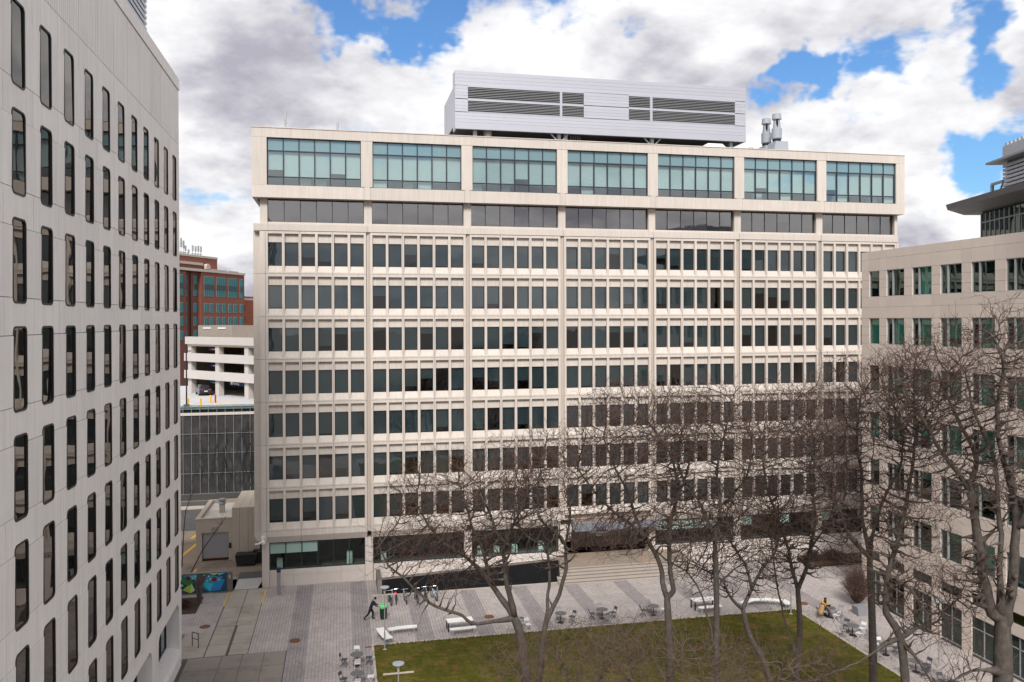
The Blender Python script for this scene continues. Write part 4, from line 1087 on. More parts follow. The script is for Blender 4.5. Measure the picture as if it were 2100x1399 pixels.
# dumpsters
dpm = MB(); dpm.prism([(-0.85, 0.12), (0.85, 0.12), (1.0, 1.05), (-1.0, 1.05)], 1, -0.55, 0.55)
for (i, (x, y)) in enumerate(((-9.1, 81.4), (-7.6, 82.1))):
    d_ = thing('dumpster', ('black dumpster with closed lids in front of the tan dock wall', 'black dumpster tucked against the corner of the office block')[i], 'dumpster', (x, y, 0))
    o = put('body', dpm.mesh('body', M['iron'], bevel=0.02), d_, (x, y, 0))
    for s in (-0.5, 0.5):
        o = MB().box(-0.47, 0.47, -0.6, 0.6, 1.06, 1.12).mesh('lid', M['iron'], bevel=0.02); put('lid', o, d_, (x + s, y, 0.0))
    mb = MB()
    for (a, b) in ((-0.8, -0.4), (0.8, -0.4), (-0.8, 0.4), (0.8, 0.4)): mb.tube([(x + a, y + b - 0.03, 0.07), (x + a, y + b + 0.03, 0.07)], 0.07, 8)
    mb.build('wheels', M['tyre'], d_)
# mural wall
mw = thing('mural_wall', 'low wall painted with a bright geometric mural beside the driveway', 'wall', (-11.9, 73.7, 0))
MB().box(-15.5, -9.82, 73.55, 73.85, -0.05, 1.80).build('wall', M['garage_in'], mw)
MB().box(-9.81, -9.42, 73.5, 73.9, -0.05, 1.75).build('end_post', M['granite_cap'], mw)
MB().box(-9.70, -9.55, 73.47, 73.5, 1.2, 1.5).build('notice_plate', M['stonetrim'], mw)
# painted shapes: flat print, in wall coordinates (0..1 across, 0..1 up)
def mx(u): return -13.6 + 3.75 * u
def mz(v): return 0.08 + 1.66 * v
COLS = {'teal': (0.02,0.22,0.30), 'lteal': (0.10,0.42,0.46), 'blue': (0.02,0.17,0.42), 'cyan': (0.03,0.36,0.46), 'navy': (0.015,0.05,0.09), 'green': (0.03,0.16,0.05), 'lime': (0.32,0.45,0.05), 'pale': (0.42,0.55,0.25), 'purple': (0.12,0.03,0.18), 'red': (0.16,0.008,0.015), 'white': (0.7,0.72,0.7)}
cm = {k: pm('mural_' + k, tuple(min(0.8, 1.4 * q) for q in c), 0.06, 3, 0.7) for k, c in COLS.items()}
keys = list(cm)
mb = MB()
def poly(key, pts, lift=0.0):
    mb.mi = keys.index(key)
    mb.add([(mx(u), 73.545 - lift, mz(v)) for u, v in pts], [tuple(range(len(pts)))])
poly('navy', [(-0.5, 0), (1, 0), (1, 1), (-0.5, 1)])
for key, pts in (('green', [(-0.1, 0.75), (0.1, 0.95), (0.28, 0.55), (0.15, 0.4)]), ('lime', [(0.02, 0.2), (0.22, 0.55), (0.2, 0.02)]), ('pale', [(0.22, 0.55), (0.3, 0.15), (0.2, 0.02)]), ('purple', [(-0.1, 0), (0.1, 0.02), (-0.02, 0.2)]),
        ('pale', [(-0.05, 0.6), (0.05, 0.45), (-0.1, 0.2)]), ('teal', [(0.0, 0.98), (0.3, 0.98), (0.25, 0.7), (0.1, 0.85)]), ('lteal', [(0.18, 0.9), (0.35, 0.98), (0.34, 0.6)]), ('green', [(0.45, 0.98), (0.62, 0.98), (0.52, 0.86)]),
        ('cyan', [(0.45, 0.55), (0.7, 0.45), (0.62, 0.05)]), ('teal', [(0.45, 0.55), (0.62, 0.05), (0.48, 0.25)]), ('blue', [(0.7, 0.45), (0.95, 0.6), (0.85, 0.1), (0.62, 0.05)]), ('cyan', [(0.7, 0.45), (0.86, 0.1), (0.64, 0.08)]), ('teal', [(0.5, 0.8), (0.7, 0.9), (0.95, 0.6), (0.7, 0.45), (0.45, 0.55)]), ('blue', [(0.55, 0.95), (0.72, 0.62), (0.9, 0.75)]),
        ('lteal', [(0.82, 0.85), (0.97, 0.98), (0.8, 0.98)]), ('pale', [(0.6, 0.98), (0.85, 0.98), (0.72, 0.9)]), ('white', [(0.82, 0.72), (0.9, 0.78), (0.93, 0.88), (0.89, 0.76)])):
    poly(key, pts, 0.004 + 0.002 * rnd.random())
for (u, v, r) in ((0.15, 0.8, 0.055), (0.72, 0.66, 0.06), (0.45, 0.7, 0.05)):
    poly('red', [(u + r * math.cos(a * 0.7854), v + 2.2 * r * math.sin(a * 0.7854)) for a in range(8)], 0.009)
for (u, v) in ((0.5, 0.9), (0.6, 0.84), (0.57, 0.6), (0.82, 0.64), (0.63, 0.7), (0.24, 0.76), (0.31, 0.85)):
    poly('white', [(u + 0.02 * math.cos(a * 1.5708), v + 0.035 * math.sin(a * 1.5708)) for a in range(4)], 0.012)
mb.build('mural_painting', [cm[k] for k in keys], mw)
# planting bed with the wrapped tree stump in front of the mural
struct(sheet('planting_bed', -14.3, -11.6, 68.6, 72.6, 0.03, M['soil']))
t_ = thing('bundled_bare_shrub', 'upright grey bare shrub standing in front of the mural', 'shrub', (-11.75, 71.2, 0))
mb = MB(); rr = random.Random(4)
for i in range(46):
    a = rr.uniform(0, 6.28); r0 = rr.uniform(0, 0.22); r1 = rr.uniform(0.2, 0.55)
    x, y = -11.75 + r0 * math.cos(a), 71.2 + r0 * math.sin(a)
    mb.tube([(x, y, 0), (x + 0.05 * math.cos(a), y + 0.05 * math.sin(a), 0.9), (-11.75 + 0.6 * r1 * math.cos(a), 71.2 + 0.6 * r1 * math.sin(a), 1.6), (-11.6 + r1 * math.cos(a), 71.2 + r1 * math.sin(a), rr.uniform(2.0, 2.5))], [0.05, 0.045, 0.03, 0.01], 4)
mb.build('stems', pm('grey_stem', (0.13, 0.105, 0.09), 0.2), t_)
# two thin saplings leaning over the alley
for (nm, pts, lab) in (('a', [(-13.9, 79.5, 0), (-12.8, 79.4, 2.2), (-11.4, 79.3, 4.2), (-10.6, 79.2, 5.3)], 'thin bare sapling leaning across the roller shutter'), ('b', [(-15.1, 82.0, 0), (-14.9, 82.0, 3.6), (-14.7, 82.0, 5.5), (-14.0, 82.0, 7.4)], 'thin bare sapling at the edge of the white building by the alley')):
    t_ = thing('sapling', lab, 'tree', pts[0])
    mb = MB(); mb.tube(pts, [0.06, 0.05, 0.035, 0.012], 6); mb.build('trunk', M['twig'], t_)
    mb = MB()
    for i in range(16):
        u = rr.uniform(0.5, 1.0); k = min(2, int(u * 3)); f_ = u * 3 - k
        p = Vector(pts[k]).lerp(Vector(pts[k+1]), f_)
        q = p + Vector((rr.uniform(-0.7, 0.7), rr.uniform(-0.7, 0.7), rr.uniform(0.2, 0.9)))
        mb.tube([p, (p + q) / 2 + Vector((0, 0, 0.08)), q], [0.014, 0.01, 0.005], 3)
    mb.build('crown', M['twig'], t_)

# ------------------------------------------------------------------ steps, ramp and walls at the entrance
st = struct(MB().box(19.2, 32.2, 71.05, 76.3, -0.02, 1.0).build('entrance_terrace', pm('terrace_stone', (0.25, 0.205, 0.17), 0.12, 0.8, tint=(0.32,0.22,0.13), tamt=0.5)))
stm = pm('step_stone', (0.36, 0.31, 0.27), 0.10, streak=0.05)
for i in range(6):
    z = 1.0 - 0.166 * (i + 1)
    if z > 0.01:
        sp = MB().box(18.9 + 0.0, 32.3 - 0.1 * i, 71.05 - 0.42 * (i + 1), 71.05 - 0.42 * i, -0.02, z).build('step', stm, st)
        MB().box(18.95, 32.25 - 0.1 * i, 71.05 - 0.42 * (i + 1) - 0.004, 71.05 - 0.42 * (i + 1) + 0.07, z - 0.05, z + 0.004).build('riser_shade_strip', M['granite_cap'], sp)  # dark strip stands in for riser shade, using the granite cap colour
gw = thing('granite_wall', 'long black granite sloping wall with grey cap beside the bicycles', 'wall', (10.8, 70.2, 0))
for i in range(8):
    x0, x1 = 3.35 + 1.98 * i, 3.35 + 1.98 * (i + 1)
    za, zb = 1.15 + 0.045 * (x0 - 3.35), 1.15 + 0.045 * (x1 - 3.35)
    mb = MB(); e = 0.006
    mb.add([(x0 + e, 69.72, 0), (x1 - e, 69.72, 0), (x1 - e, 70.35, zb - 0.01), (x0 + e, 70.35, za - 0.01), (x0 + e, 70.6, 0), (x1 - e, 70.6, 0), (x1 - e, 70.6, zb - 0.01), (x0 + e, 70.6, za - 0.01)],
           [(0,1,2,3), (3,2,6,7), (1,5,6,2), (0,3,7,4), (4,7,6,5)])
    mb.build('granite_panel', M['granite'], gw)
    mb = MB(); mb.add([(x0, 70.34, za), (x1, 70.34, zb), (x1, 70.9, zb), (x0, 70.9, za), (x0, 70.34, za - 0.22), (x1, 70.34, zb - 0.22), (x1, 70.9, zb - 0.22), (x0, 70.9, za - 0.22)], [(0,1,2,3), (4,5,1,0), (7,6,5,4)[::-1], (6,7,3,2), (5,6,2,1), (4,0,3,7)])
    mb.build('cap_stone', M['granite_cap'], gw)
mb = MB(); mb.add([(2.95, 69.6, 0), (3.33, 69.6, 0), (3.33, 69.62, 0.1), (2.95, 69.62, 0.1), (2.95, 73.5, 0), (3.33, 73.5, 0), (3.33, 73.5, 1.12), (2.95, 73.5, 1.12), (2.95, 70.3, 1.12), (3.33, 70.3, 1.12)], [(0,1,2,3), (3,2,9,8), (8,9,6,7), (0,3,8,7,4), (1,5,6,9,2), (4,7,6,5)])
mb.build('end_cap', M['granite_cap'], gw)
mb = MB(); mb.box(3.2, 19.2, 69.62, 69.71, 0.0, 0.06); mb.build('foot_strip', M['kerb'], gw)
mb = MB(); mb.prism([(70.9, 0), (72.9, 0), (72.9, 0.9), (70.9, 0.9)], 0, 3.34, 3.4)
struct(MB().add([(3.34, 70.91, 0.02), (19.2, 70.91, 1.0), (19.2, 74.05, 1.0), (3.34, 74.05, 0.02)], [(0,1,2,3)]).build('access_ramp', M['precast_lt']))
rl = thing('handrail', 'slim metal handrail climbing the ramp behind the granite wall', 'handrail', (11, 71.2, 0))
mb = MB(); mb.tube([(7.0, 71.3, 1.45), (19.0, 71.3, 2.1)], 0.035, 6); mb.tube([(7.0, 71.3, 1.1), (19.0, 71.3, 1.75)], 0.02, 6); mb.build('rail', M['alu'], rl)
for i in range(9):
    x = 7.0 + 1.5 * i
    MB().box(x - 0.02, x + 0.02, 71.28, 71.32, 0.25 + 0.0618 * (x - 3.34) * 0.8, 1.45 + 0.054 * (x - 7)).build('post', M['alu'], rl)
tw = thing('terrace_wall', 'pale sloping terrace wall below the right hand ground floor windows', 'wall', (40, 73, 0))
mb = MB(); mb.prism([(71.9, 0), (74.1, 0), (74.1, 1.0), (72.1, 1.0)], 0, 32.3, 43.0); mb.prism([(71.9, 0), (74.1, 0), (74.1, 1.0), (72.1, 1.0)], 0, 43.0, 56); mb.build('wall', M['precast_lt'], tw)
rl = thing('handrail', 'dark picket handrail in front of the pale terrace wall at the right of the steps', 'handrail', (38, 71.6, 0))
mb = MB(); mb.tube([(32.6, 71.5, 1.0), (45, 71.5, 1.0)], 0.03, 6); mb.tube([(32.6, 71.5, 0.15), (45, 71.5, 0.15)], 0.02, 6); mb.build('rail', M['iron'], rl)
for i in range(32): MB().box(32.7 + 0.39 * i, 32.73 + 0.39 * i, 71.49, 71.52, 0.0, 1.0).build('picket', M['iron'], rl)
struct(MB().box(43.5, 56, 68.6, 71.0, -0.02, 0.35).build('planting_bed', M['soil']))
struct(sheet('rear_plaza', 43.1, 60, 60.5, 76.0, 0.0, M['paver']))

# ------------------------------------------------------------------ furniture
def bistro_chair(name, m_):
    c = empty(name)
    mb = MB()
    for s in (-1, 1):
        mb.bar((0.19 * s, 0.20, 0.0), (0.17 * s, -0.20, 0.45), 0.022); mb.bar((0.19 * s, -0.20, 0.0), (0.17 * s, 0.16, 0.45), 0.022)
        mb.bar((0.19 * s, 0.16, 0.45), (0.19 * s, 0.30, 0.86), 0.022)
    mb.bar((-0.19, 0.20, 0.03), (0.19, 0.20, 0.03), 0.018); mb.bar((-0.19, -0.20, 0.03), (0.19, -0.20, 0.03), 0.018)
    mb.build('frame', m_, c)
    MB().box(-0.20, 0.20, -0.22, 0.18, 0.445, 0.47).build('seat', m_, c)
    mb = MB(); mb.obox((0, 0.265, 0.76), (0.2, 0, 0), (0, 0.012, 0), (0, 0.035, 0.1)); mb.build('backrest', m_, c)
    return c
CH_ = {k: bistro_chair('folding_chair', M[m_]) for k, m_ in (('white', 'furn_wh'), ('charcoal', 'furn_dk'), ('grey', 'furn_gr'))}
chair_used = set()
def chair(kind, x, y, rz, label):
    c = CH_[kind]
    if kind in chair_used: c = copy_tree(c)
    chair_used.add(kind)
    c.location = (x, y, 0.014); c.rotation_euler = (0, 0, R(rz))
    tag(c, label, 'chair', 'folding chairs at the round tables')
tb0 = empty('round_table')
MB().lathe([(0.42, 0.712), (0.45, 0.716), (0.45, 0.738), (0.44, 0.742)], n=28).build('table_top', M['tabletop'], tb0)
MB().lathe([(0.035, 0.02), (0.035, 0.712)], n=10).build('pedestal', M['iron'], tb0)
MB().lathe([(0.25, 0.0), (0.25, 0.015), (0.06, 0.04)], n=20).build('base', M['iron'], tb0)
TABLES = [(0.94, 55.97, 'table left of the lawn corner', (('white', 'far', 185), ('charcoal', 'left', 75), ('charcoal', 'right', -100), ('white', 'near', 5))),
          (0.92, 52.94, 'left bottom edge table', (('charcoal', 'left', 60), ('white', 'right', -95), ('white', 'near', 10))),
          (13.55, 60.3, 'spare table spot beside the leftmost tree trunk', ()),
          (16.63, 60.37, 'table between the first two trunks', (('grey', 'far', 170), ('charcoal', 'right', -70))),
          (20.05, 60.48, 'table below the granite wall end', (('charcoal', 'left', 80), ('grey', 'far', 160), ('grey', 'near', 20), ('charcoal', 'right', -80))),
          (24.28, 60.31, 'table below the entrance steps', (('charcoal', 'left', 80), ('white', 'right', -80), ('grey', 'far', 190))),
          (37.73, 56.87, 'table where two people sit', (('grey', 'right', -60), ('white', 'near', 15))),
          (37.19, 53.24, 'second table along the right lawn edge', (('grey', 'left', 60), ('white', 'near', 30), ('white', 'right', -70), ('charcoal', 'far', 140))),
          (37.3, 49.6, 'third table along the right lawn edge', (('grey', 'left', 80), ('white', 'far', 170), ('charcoal', 'right', -85))),
          (37.43, 46.77, 'fourth table along the right lawn edge', (('white', 'left', 70), ('charcoal', 'near', 10), ('charcoal', 'right', -85))),
          (37.5, 43.6, 'nearest table at the lower right', (('charcoal', 'far', 175), ('charcoal', 'left', 85)))]
OFFS = {'far': (0.0, 0.80), 'near': (0.0, -0.82), 'left': (-0.85, 0.0), 'right': (0.85, -0.05)}
first = True
for (x, y, phrase, chs) in TABLES:
    if not chs:
        chair('grey', 13.6, 60.2, 140, 'grey folding chair standing alone behind the leftmost tree trunk')
        chair('white', 13.8, 59.4, 20, 'white folding chair standing alone beside the leftmost tree trunk')
        continue
    t_ = tb0 if first else copy_tree(tb0)
    first = False
    t_.location = (x, y, 0.014)
    tag(t_, 'round grey cafe ' + phrase, 'table', 'round cafe tables')
    for (kind, side, rz) in chs:
        ox, oy = OFFS[side]
        chair(kind, x + ox + rnd.uniform(-0.05, 0.05), y + oy + rnd.uniform(-0.05, 0.05), rz + rnd.uniform(-8, 8) + {'far': -185 + 0, 'near': 180 - 5, 'left': 0, 'right': 0}[side] * 1.0, f'{kind} folding chair on the {side} side of the {phrase}')
# white benches: curved slabs
def bench(label, pts, w=0.5):
    b = thing('bench', label, 'bench', (pts[0][0], pts[0][1], 0), 'white slab benches')
    top = MB(); P3 = [Vector((p[0], p[1], 0)) for p in pts]
    L_, R_ = [], []
    for i, p in enumerate(P3):
        t = (P3[min(i + 1, len(P3) - 1)] - P3[max(i - 1, 0)]).normalized(); nrm = Vector((-t.y, t.x, 0))
        L_.append(p + nrm * w / 2); R_.append(p - nrm * w / 2)
    n = len(P3)
    vs = [v + Vector((0, 0, z)) for z in (0.40, 0.46) for v in (L_ + R_)]
    fs = []
    for i in range(n - 1):
        fs += [(i, i+1, n+i+1, n+i)[::-1] if 0 else (n+i, n+i+1, i+1, i), (2*n+i, 2*n+i+1, 3*n+i+1, 3*n+i)[::-1], (i, i+1, 2*n+i+1, 2*n+i), (n+i+1, n+i, 3*n+i, 3*n+i+1)]
    fs += [(0, n, 3*n, 2*n), (n-1, 2*n-1, 4*n-1, 3*n-1)[::-1]]
    top.add(vs, fs); top.build('seat', M['white'], b)
    for i in (0, n - 1):
        j = 1 if i == 0 else n - 2
        p = P3[i].lerp(P3[j], 0.35)
        t = (P3[1] - P3[0]).normalized(); nrm = Vector((-t.y, t.x, 0))
        mb = MB(); mb.bar(p + nrm * 0.2 + Vector((0, 0, 0.41)), p + nrm * 0.16, 0.06); mb.bar(p - nrm * 0.2 + Vector((0, 0, 0.41)), p - nrm * 0.16, 0.06); mb.bar(p + nrm * 0.2 + Vector((0, 0, 0.05)), p - nrm * 0.2 + Vector((0, 0, 0.05)), 0.05)
        mb.build('leg', M['fan'], b)
bench('white bench pointing towards the viewer beside the left lamp post', [(2.75, 61.2), (2.85, 60.5), (3.05, 59.7), (3.3, 59.0)], 0.62)
bench('long white slightly bent bench right of the left lamp post', [(3.35, 60.75), (4.0, 60.95), (4.7, 61.0), (5.5, 60.95)])
bench('long white bent bench near the right lamp post behind the trees', [(31.9, 60.2), (33.2, 60.75), (34.3, 60.6), (35.3, 60.0)])
bench('white bench pointing towards the viewer beside the right lamp post', [(35.5, 60.2), (35.55, 59.6), (35.45, 59.1)], 0.55)
def picnic(x, y, rz, lab):
    t_ = thing('communal_table', 'white rectangular table on dark legs ' + lab, 'table', (0, 0, 0), 'white communal tables')
    mb = MB()
    for i in range(2): mb.box(-1.0 + 1.0 * i + 0.005, 0.0 + 1.0 * i - 0.005, -0.4, 0.4, 0.70, 0.75)
    mb.build('table_top', M['white'], t_)
    for s in (-0.95, 0.95):
        for q in (-0.35, 0.35): MB().box(s - 0.04, s + 0.04, q - 0.04, q + 0.04, 0.0, 0.70).build('leg', M['iron'], t_)
    t_.location = (x, y, 0.01); t_.rotation_euler = (0, 0, R(rz))
    b_ = thing('communal_bench', 'white bench pulled up in front of the table ' + lab, 'bench', (0, 0, 0), 'white communal benches')
    mb = MB()
    for i in range(2): mb.box(-1.0 + 1.0 * i + 0.005, 0.0 + 1.0 * i - 0.005, -0.22, 0.22, 0.41, 0.45)
    mb.build('seat', M['white'], b_)
    for s in (-0.8, 0.8): MB().box(s - 0.04, s + 0.04, -0.2, 0.2, 0.0, 0.41).build('leg', M['fan'], b_)
    b_.location = (x + 0.1, y - 0.95, 0.01); b_.rotation_euler = (0, 0, R(rz))
picnic(8.75, 60.75, 3, 'left of the leftmost tree')
picnic(28.9, 60.9, 2, 'behind the middle trees')
# lamp posts
def lamp(x, y, h, label, arms=True):
    l = thing('lamp_post', label, 'lamp post', (x, y, 0), 'disc topped lamp posts')
    MB().lathe([(0.16, 0.0), (0.16, 0.05), (0.07, 0.09), (0.055, 0.12), (0.055, 1.3), (0.04, 1.35), (0.038, h - 0.45)], (x, y, 0), 12).build('pole', M['pole'], l)
    MB().lathe([(0.06, h - 0.45), (0.10, h - 0.1), (0.05, h - 0.05)], (x, y, 0), 12).build('lamp_head', M['stonetrim'], l)
    MB().lathe([(0.1, h - 0.05), (0.33, h - 0.02), (0.33, h + 0.02), (0.08, h + 0.05)], (x, y, 0), 24).build('disc_shade', M['fan'], l)
    if arms: MB().box(x - 0.85, x + 0.85, y - 0.05, y + 0.05, h - 0.56, h - 0.50).build('cross_arm', M['stonetrim'], l)
lamp(2.94, 58.1, 4.5, 'grey disc topped lamp post at the lawn corner beside the white benches')
lamp(3.02, 44.97, 4.5, 'grey disc topped lamp post cut by the bottom edge in the lawn')
lamp(35.07, 58.1, 4.5, 'grey disc topped lamp post at the far right lawn corner', False)
lamp(39.4, 47.0, 4.5, 'grey disc topped lamp post behind the trees near the limestone building', False)
# kiosk pillar
t_ = thing('pay_station', 'slim grey pillar with dark blue screen cap standing at the base of the office wall', 'pillar', (-5.37, 71.7, 0))
MB().box(-5.62, -5.12, 71.5, 71.95, 0, 0.08).build('base', M['fan'], t_)
MB().box(-5.52, -5.22, 71.6, 71.85, 0.08, 2.0).build('body', pm('kiosk_grey', (0.27,0.26,0.28), 0.05, rough=0.5), t_)
mb = MB(); mb.prism([(71.57, 2.0), (71.88, 2.0), (71.88, 2.35), (71.62, 2.35)], 0, -5.54, -5.20); mb.build('screen_cap', pm('navy_cap', (0.01,0.02,0.06), 0.05, rough=0.3), t_)
# manholes and drain
for (x, y, lab) in ((-10.4, 65.5, 'rusty manhole cover beside the driveway slabs'), (-3.45, 61.2, 'rusty manhole cover on the dark paving band'), (11.4, 62.8, 'rusty manhole cover left of the leftmost tree trunk'), (37.4, 60.1, 'rusty manhole cover near the two seated people')):
    m_ = MB(); m_.lathe([(0.40, 0.0), (0.40, 0.022), (0.36, 0.026)], n=24)
    o = m_.mesh('manhole_cover', M['rust']); o = put('manhole_cover', o, None, (x, y, 0.004)); tag(o, lab, 'manhole cover', 'manhole covers')
o = MB().box(1.55, 2.15, 58.75, 58.95, 0.0, 0.02).build('drain_grate', M['rust']); tag(o, 'small dark drain grate at the lawn corner', 'drain')
# low hoop rail by the white building
o = MB().tube([(-10.7, 61.8, 0), (-10.7, 61.8, 1.0), (-10.65, 61.75, 1.05), (-10.2, 61.3, 1.05)], 0.03, 6).tube([(-10.7, 61.8, 0.6), (-10.2, 61.3, 0.6)], 0.025, 6).tube([(-10.2, 61.3, 1.05), (-10.2, 61.3, 0)], 0.03, 6).build('hoop_rail', M['iron'])
tag(o, 'dark hoop rail at the far corner of the white building', 'rail')
# planter with shrub against the limestone building
def twig_bush(name, label, c, rx, rz_, n, mat, seed):
    t_ = thing(name, label, 'shrub', (c[0], c[1], 0)); rr = random.Random(seed); mb = MB()
    for i in range(n):
        a = rr.uniform(0, 6.283); e = rr.uniform(0.15, 1.0)
        d = Vector((math.cos(a) * rx * e, math.sin(a) * rx * e, 0)); h = rz_ * math.sqrt(max(0.05, 1 - (e * 0.9) ** 2)) * rr.uniform(0.7, 1.05)
        p0 = Vector((c[0], c[1], c[2])) + d * 0.15; p3 = Vector((c[0], c[1], c[2])) + d + Vector((0, 0, h)); p1 = p0.lerp(p3, 0.4) + Vector((rr.uniform(-.1,.1), rr.uniform(-.1,.1), 0.12 * h))
        mb.tube([p0, p1, p3], [0.016, 0.011, 0.004], 3, cap=False)
        for q in range(5):
            s = p1.lerp(p3, rr.uniform(0, 0.8)); mb.tube([s, s + Vector((rr.uniform(-.35,.35), rr.uniform(-.35,.35), rr.uniform(-0.05,.4)))], [0.008, 0.004], 3, cap=False)
    mb.build('stems', mat, t_)
twig_bush('bare_shrub', 'rounded russet bare shrub in front of the limestone building corner', (41.4, 58.6, 0.3), 1.5, 3.0, 420, M['shrub'], 3)
twig_bush('bare_shrub', 'low dark bare shrub in the bed at the far right of the terrace', (46.5, 69.6, 0.3), 1.6, 1.0, 200, M['shrub'], 5)
twig_bush('bare_shrub', 'low dark bare shrub at the left end of the far right planting bed', (44.4, 69.6, 0.3), 1.2, 1.1, 160, M['shrub'], 6)
twig_bush('small_bush', 'small dark bush in the soil bed under the mural', (-12.9, 70.4, 0.03), 0.9, 0.6, 120, M['shrub'], 8)
MB()
o = thing('planter_pot', 'grey square planter pot beside the russet shrub', 'planter', (40.4, 56.9, 0))
mb = MB(); mb.prism([(40.05, 0.0), (40.75, 0.0), (40.85, 0.7), (39.95, 0.7)], 1, 56.5, 57.3); mb.build('pot', M['furn_gr'], o)
# terrier bollards and lamp on the garage deck
for (x, y, c, lab) in ((-17.75, 117.4, 'yellow', 'yellow bollard on the garage deck'), (-17.2, 118.0, 'taillight', 'red bollard on the garage deck'), (-20.0, 113.6, 'yellow', 'yellow bollard at the foot of the deck lamp post'), (-18.4, 113.5, 'yellow', 'short yellow post at the garage deck edge')):
    o = MB().lathe([(0.11, 0), (0.11, 1.05), (0.05, 1.12)], (x, y, 12.29), 10).build('bollard', M[c]); tag(o, lab, 'bollard', 'bollards on the garage deck')
t_ = thing('deck_lamp_post', 'thin dark lamp post on the garage deck', 'lamp post', (-20.2, 113.6, 12.29))
MB().lathe([(0.4, 0.0), (0.4, 0.25), (0.1, 0.27), (0.08, 7.4)], (-20.2, 113.6, 12.29), 10).build('pole', M['iron'], t_)
MB().box(-20.25, -19.6, 113.5, 113.7, 19.6, 19.72).build('lamp_head', M['iron'], t_)
o = thing('deck_barrier', 'pale concrete barrier along the left edge of the garage deck', 'barrier', (-24, 122, 12.29))
mb = MB(); mb.bar((-23.3, 112.9, 12.9), (-24.6, 128, 12.9), 0.25, 1.2); mb.build('barrier_wall', M['garage'], o)
# parked car on the deck
ca = empty('parked_car', (0, 0, 0)); tag(ca, 'black hatchback car parked tail out on the garage deck', 'car')
prof = [(-2.15, 0.35), (-2.15, 0.85), (-2.05, 1.05), (-1.85, 1.12), (-1.45, 1.55), (-0.9, 1.66), (0.3, 1.62), (1.0, 1.15), (1.9, 1.0), (2.15, 0.75), (2.15, 0.35)]
mb = MB(); ns = 5; ws = [0.80, 0.88, 0.9, 0.88, 0.80]
secs = [(-0.90, 0.92), (-0.86, 1.0), (0.86, 1.0), (0.90, 0.92)]
vs = []
for (x, sq) in ((-0.92, 0), (-0.72, 1), (0.72, 1), (0.92, 0)):
    for (y, z) in prof:
        zz = z if sq else min(z, 1.02 + (z - 1.02) * 0.15); yy = y if sq else y * 0.985
        vs.append((x, yy, zz))
n = len(prof); fs = []
for s in range(3):
    for i in range(n):
        j = (i + 1) % n; fs.append((s*n+i, s*n+j, (s+1)*n+j, (s+1)*n+i))
fs += [tuple(range(n))[::-1], tuple(range(3*n, 4*n))]
mb.add(vs, fs); mb.build('body', M['carpaint'], ca, bevel=0.03)
MB().add([(-0.66, -1.80, 1.18), (0.66, -1.80, 1.18), (0.58, -1.47, 1.56), (-0.58, -1.47, 1.56)], [(0,1,2,3)]).build('rear_window', M['carglass'], ca)
for s in (-1, 1):
    MB().add([(0.84*s, -1.5, 1.1), (0.84*s, 0.75, 1.1), (0.76*s, 0.25, 1.52), (0.76*s, -1.2, 1.52)], [(0,1,2,3)]).build('side_window', M['carglass'], ca)
    MB().box(0.55*s - 0.17, 0.55*s + 0.17, -2.2, -2.0, 0.85, 1.0).build('tail_light', M['taillight'], ca)
    for y in (-1.35, 1.35):
        w = MB().tube([(0.72*s, y, 0.33), (0.93*s, y, 0.33)], 0.33, 18).build('wheel', M['tyre'], ca)
        MB().tube([(0.90*s, y, 0.33), (0.945*s, y, 0.33)], 0.2, 12).build('rim', M['chrome'], w)
MB().box(-0.25, 0.25, -2.19, -2.14, 0.62, 0.75).build('number_plate', M['white'], ca)
MB().box(-0.86, 0.86, -2.22, -1.95, 0.34, 0.52).build('bumper', M['iron'], ca)
ca.location = (-20.85, 131.2, 12.30); ca.rotation_euler = (0, 0, R(18))

# ------------------------------------------------------------------ bicycles
def make_bike():
    b = empty('bicycle')
    for y in (-0.52, 0.52):
        w = empty('wheel', (0, y, 0.34)); w.parent = b
        MB().tube([(0, 0.325 * math.cos(a * 0.2618), 0.325 * math.sin(a * 0.2618)) for a in range(24)], 0.032, 6, closed=True).build('tyre', M['tyre'], None).parent = w
        mb = MB()
        for a in range(9): mb.bar((0, 0, 0), (0, 0.31 * math.cos(a * 0.698), 0.31 * math.sin(a * 0.698)), 0.006)
        mb.tube([(-0.03, 0, 0), (0.03, 0, 0)], 0.03, 8)
        mb.build('spokes', M['chrome'], None).parent = w
    mb = MB(); r = 0.03
    hd, st_, bbk, rr_ = (0, -0.36, 0.80), (0, 0.18, 0.78), (0, 0.08, 0.30), (0, 0.52, 0.34)
    for a, c in ((hd, st_), (hd, bbk), (st_, bbk), (bbk, rr_), (st_, rr_)): mb.tube([a, c], r, 6)
    mb.build('frame', M['fan'], b)
    mb = MB(); mb.tube([(0, -0.33, 0.98), (0, -0.36, 0.80), (0, -0.52, 0.34)], 0.018, 6); mb.build('fork', M['iron'], b)
    mb = MB(); mb.tube([(-0.30, -0.28, 1.02), (-0.12, -0.34, 1.0), (0.12, -0.34, 1.0), (0.30, -0.28, 1.02)], 0.02, 6); mb.build('handlebar', M['chrome'], b)
    mb = MB(); mb.prism([(-0.03, 0.04), (0.03, 0.04), (0.08, 0.30), (-0.08, 0.30)], 2, 0.90, 0.95); mb.tube([(0, 0.18, 0.78), (0, 0.2, 0.9)], 0.014, 6); mb.build('saddle', M['iron'], b)
    mb = MB(); mb.tube([(-0.12, 0.08, 0.2), (-0.06, 0.08, 0.30), (0.06, 0.08, 0.30), (0.12, 0.08, 0.40)], 0.012, 5); mb.build('crank', M['iron'], b)
    return b
bike0 = make_bike()
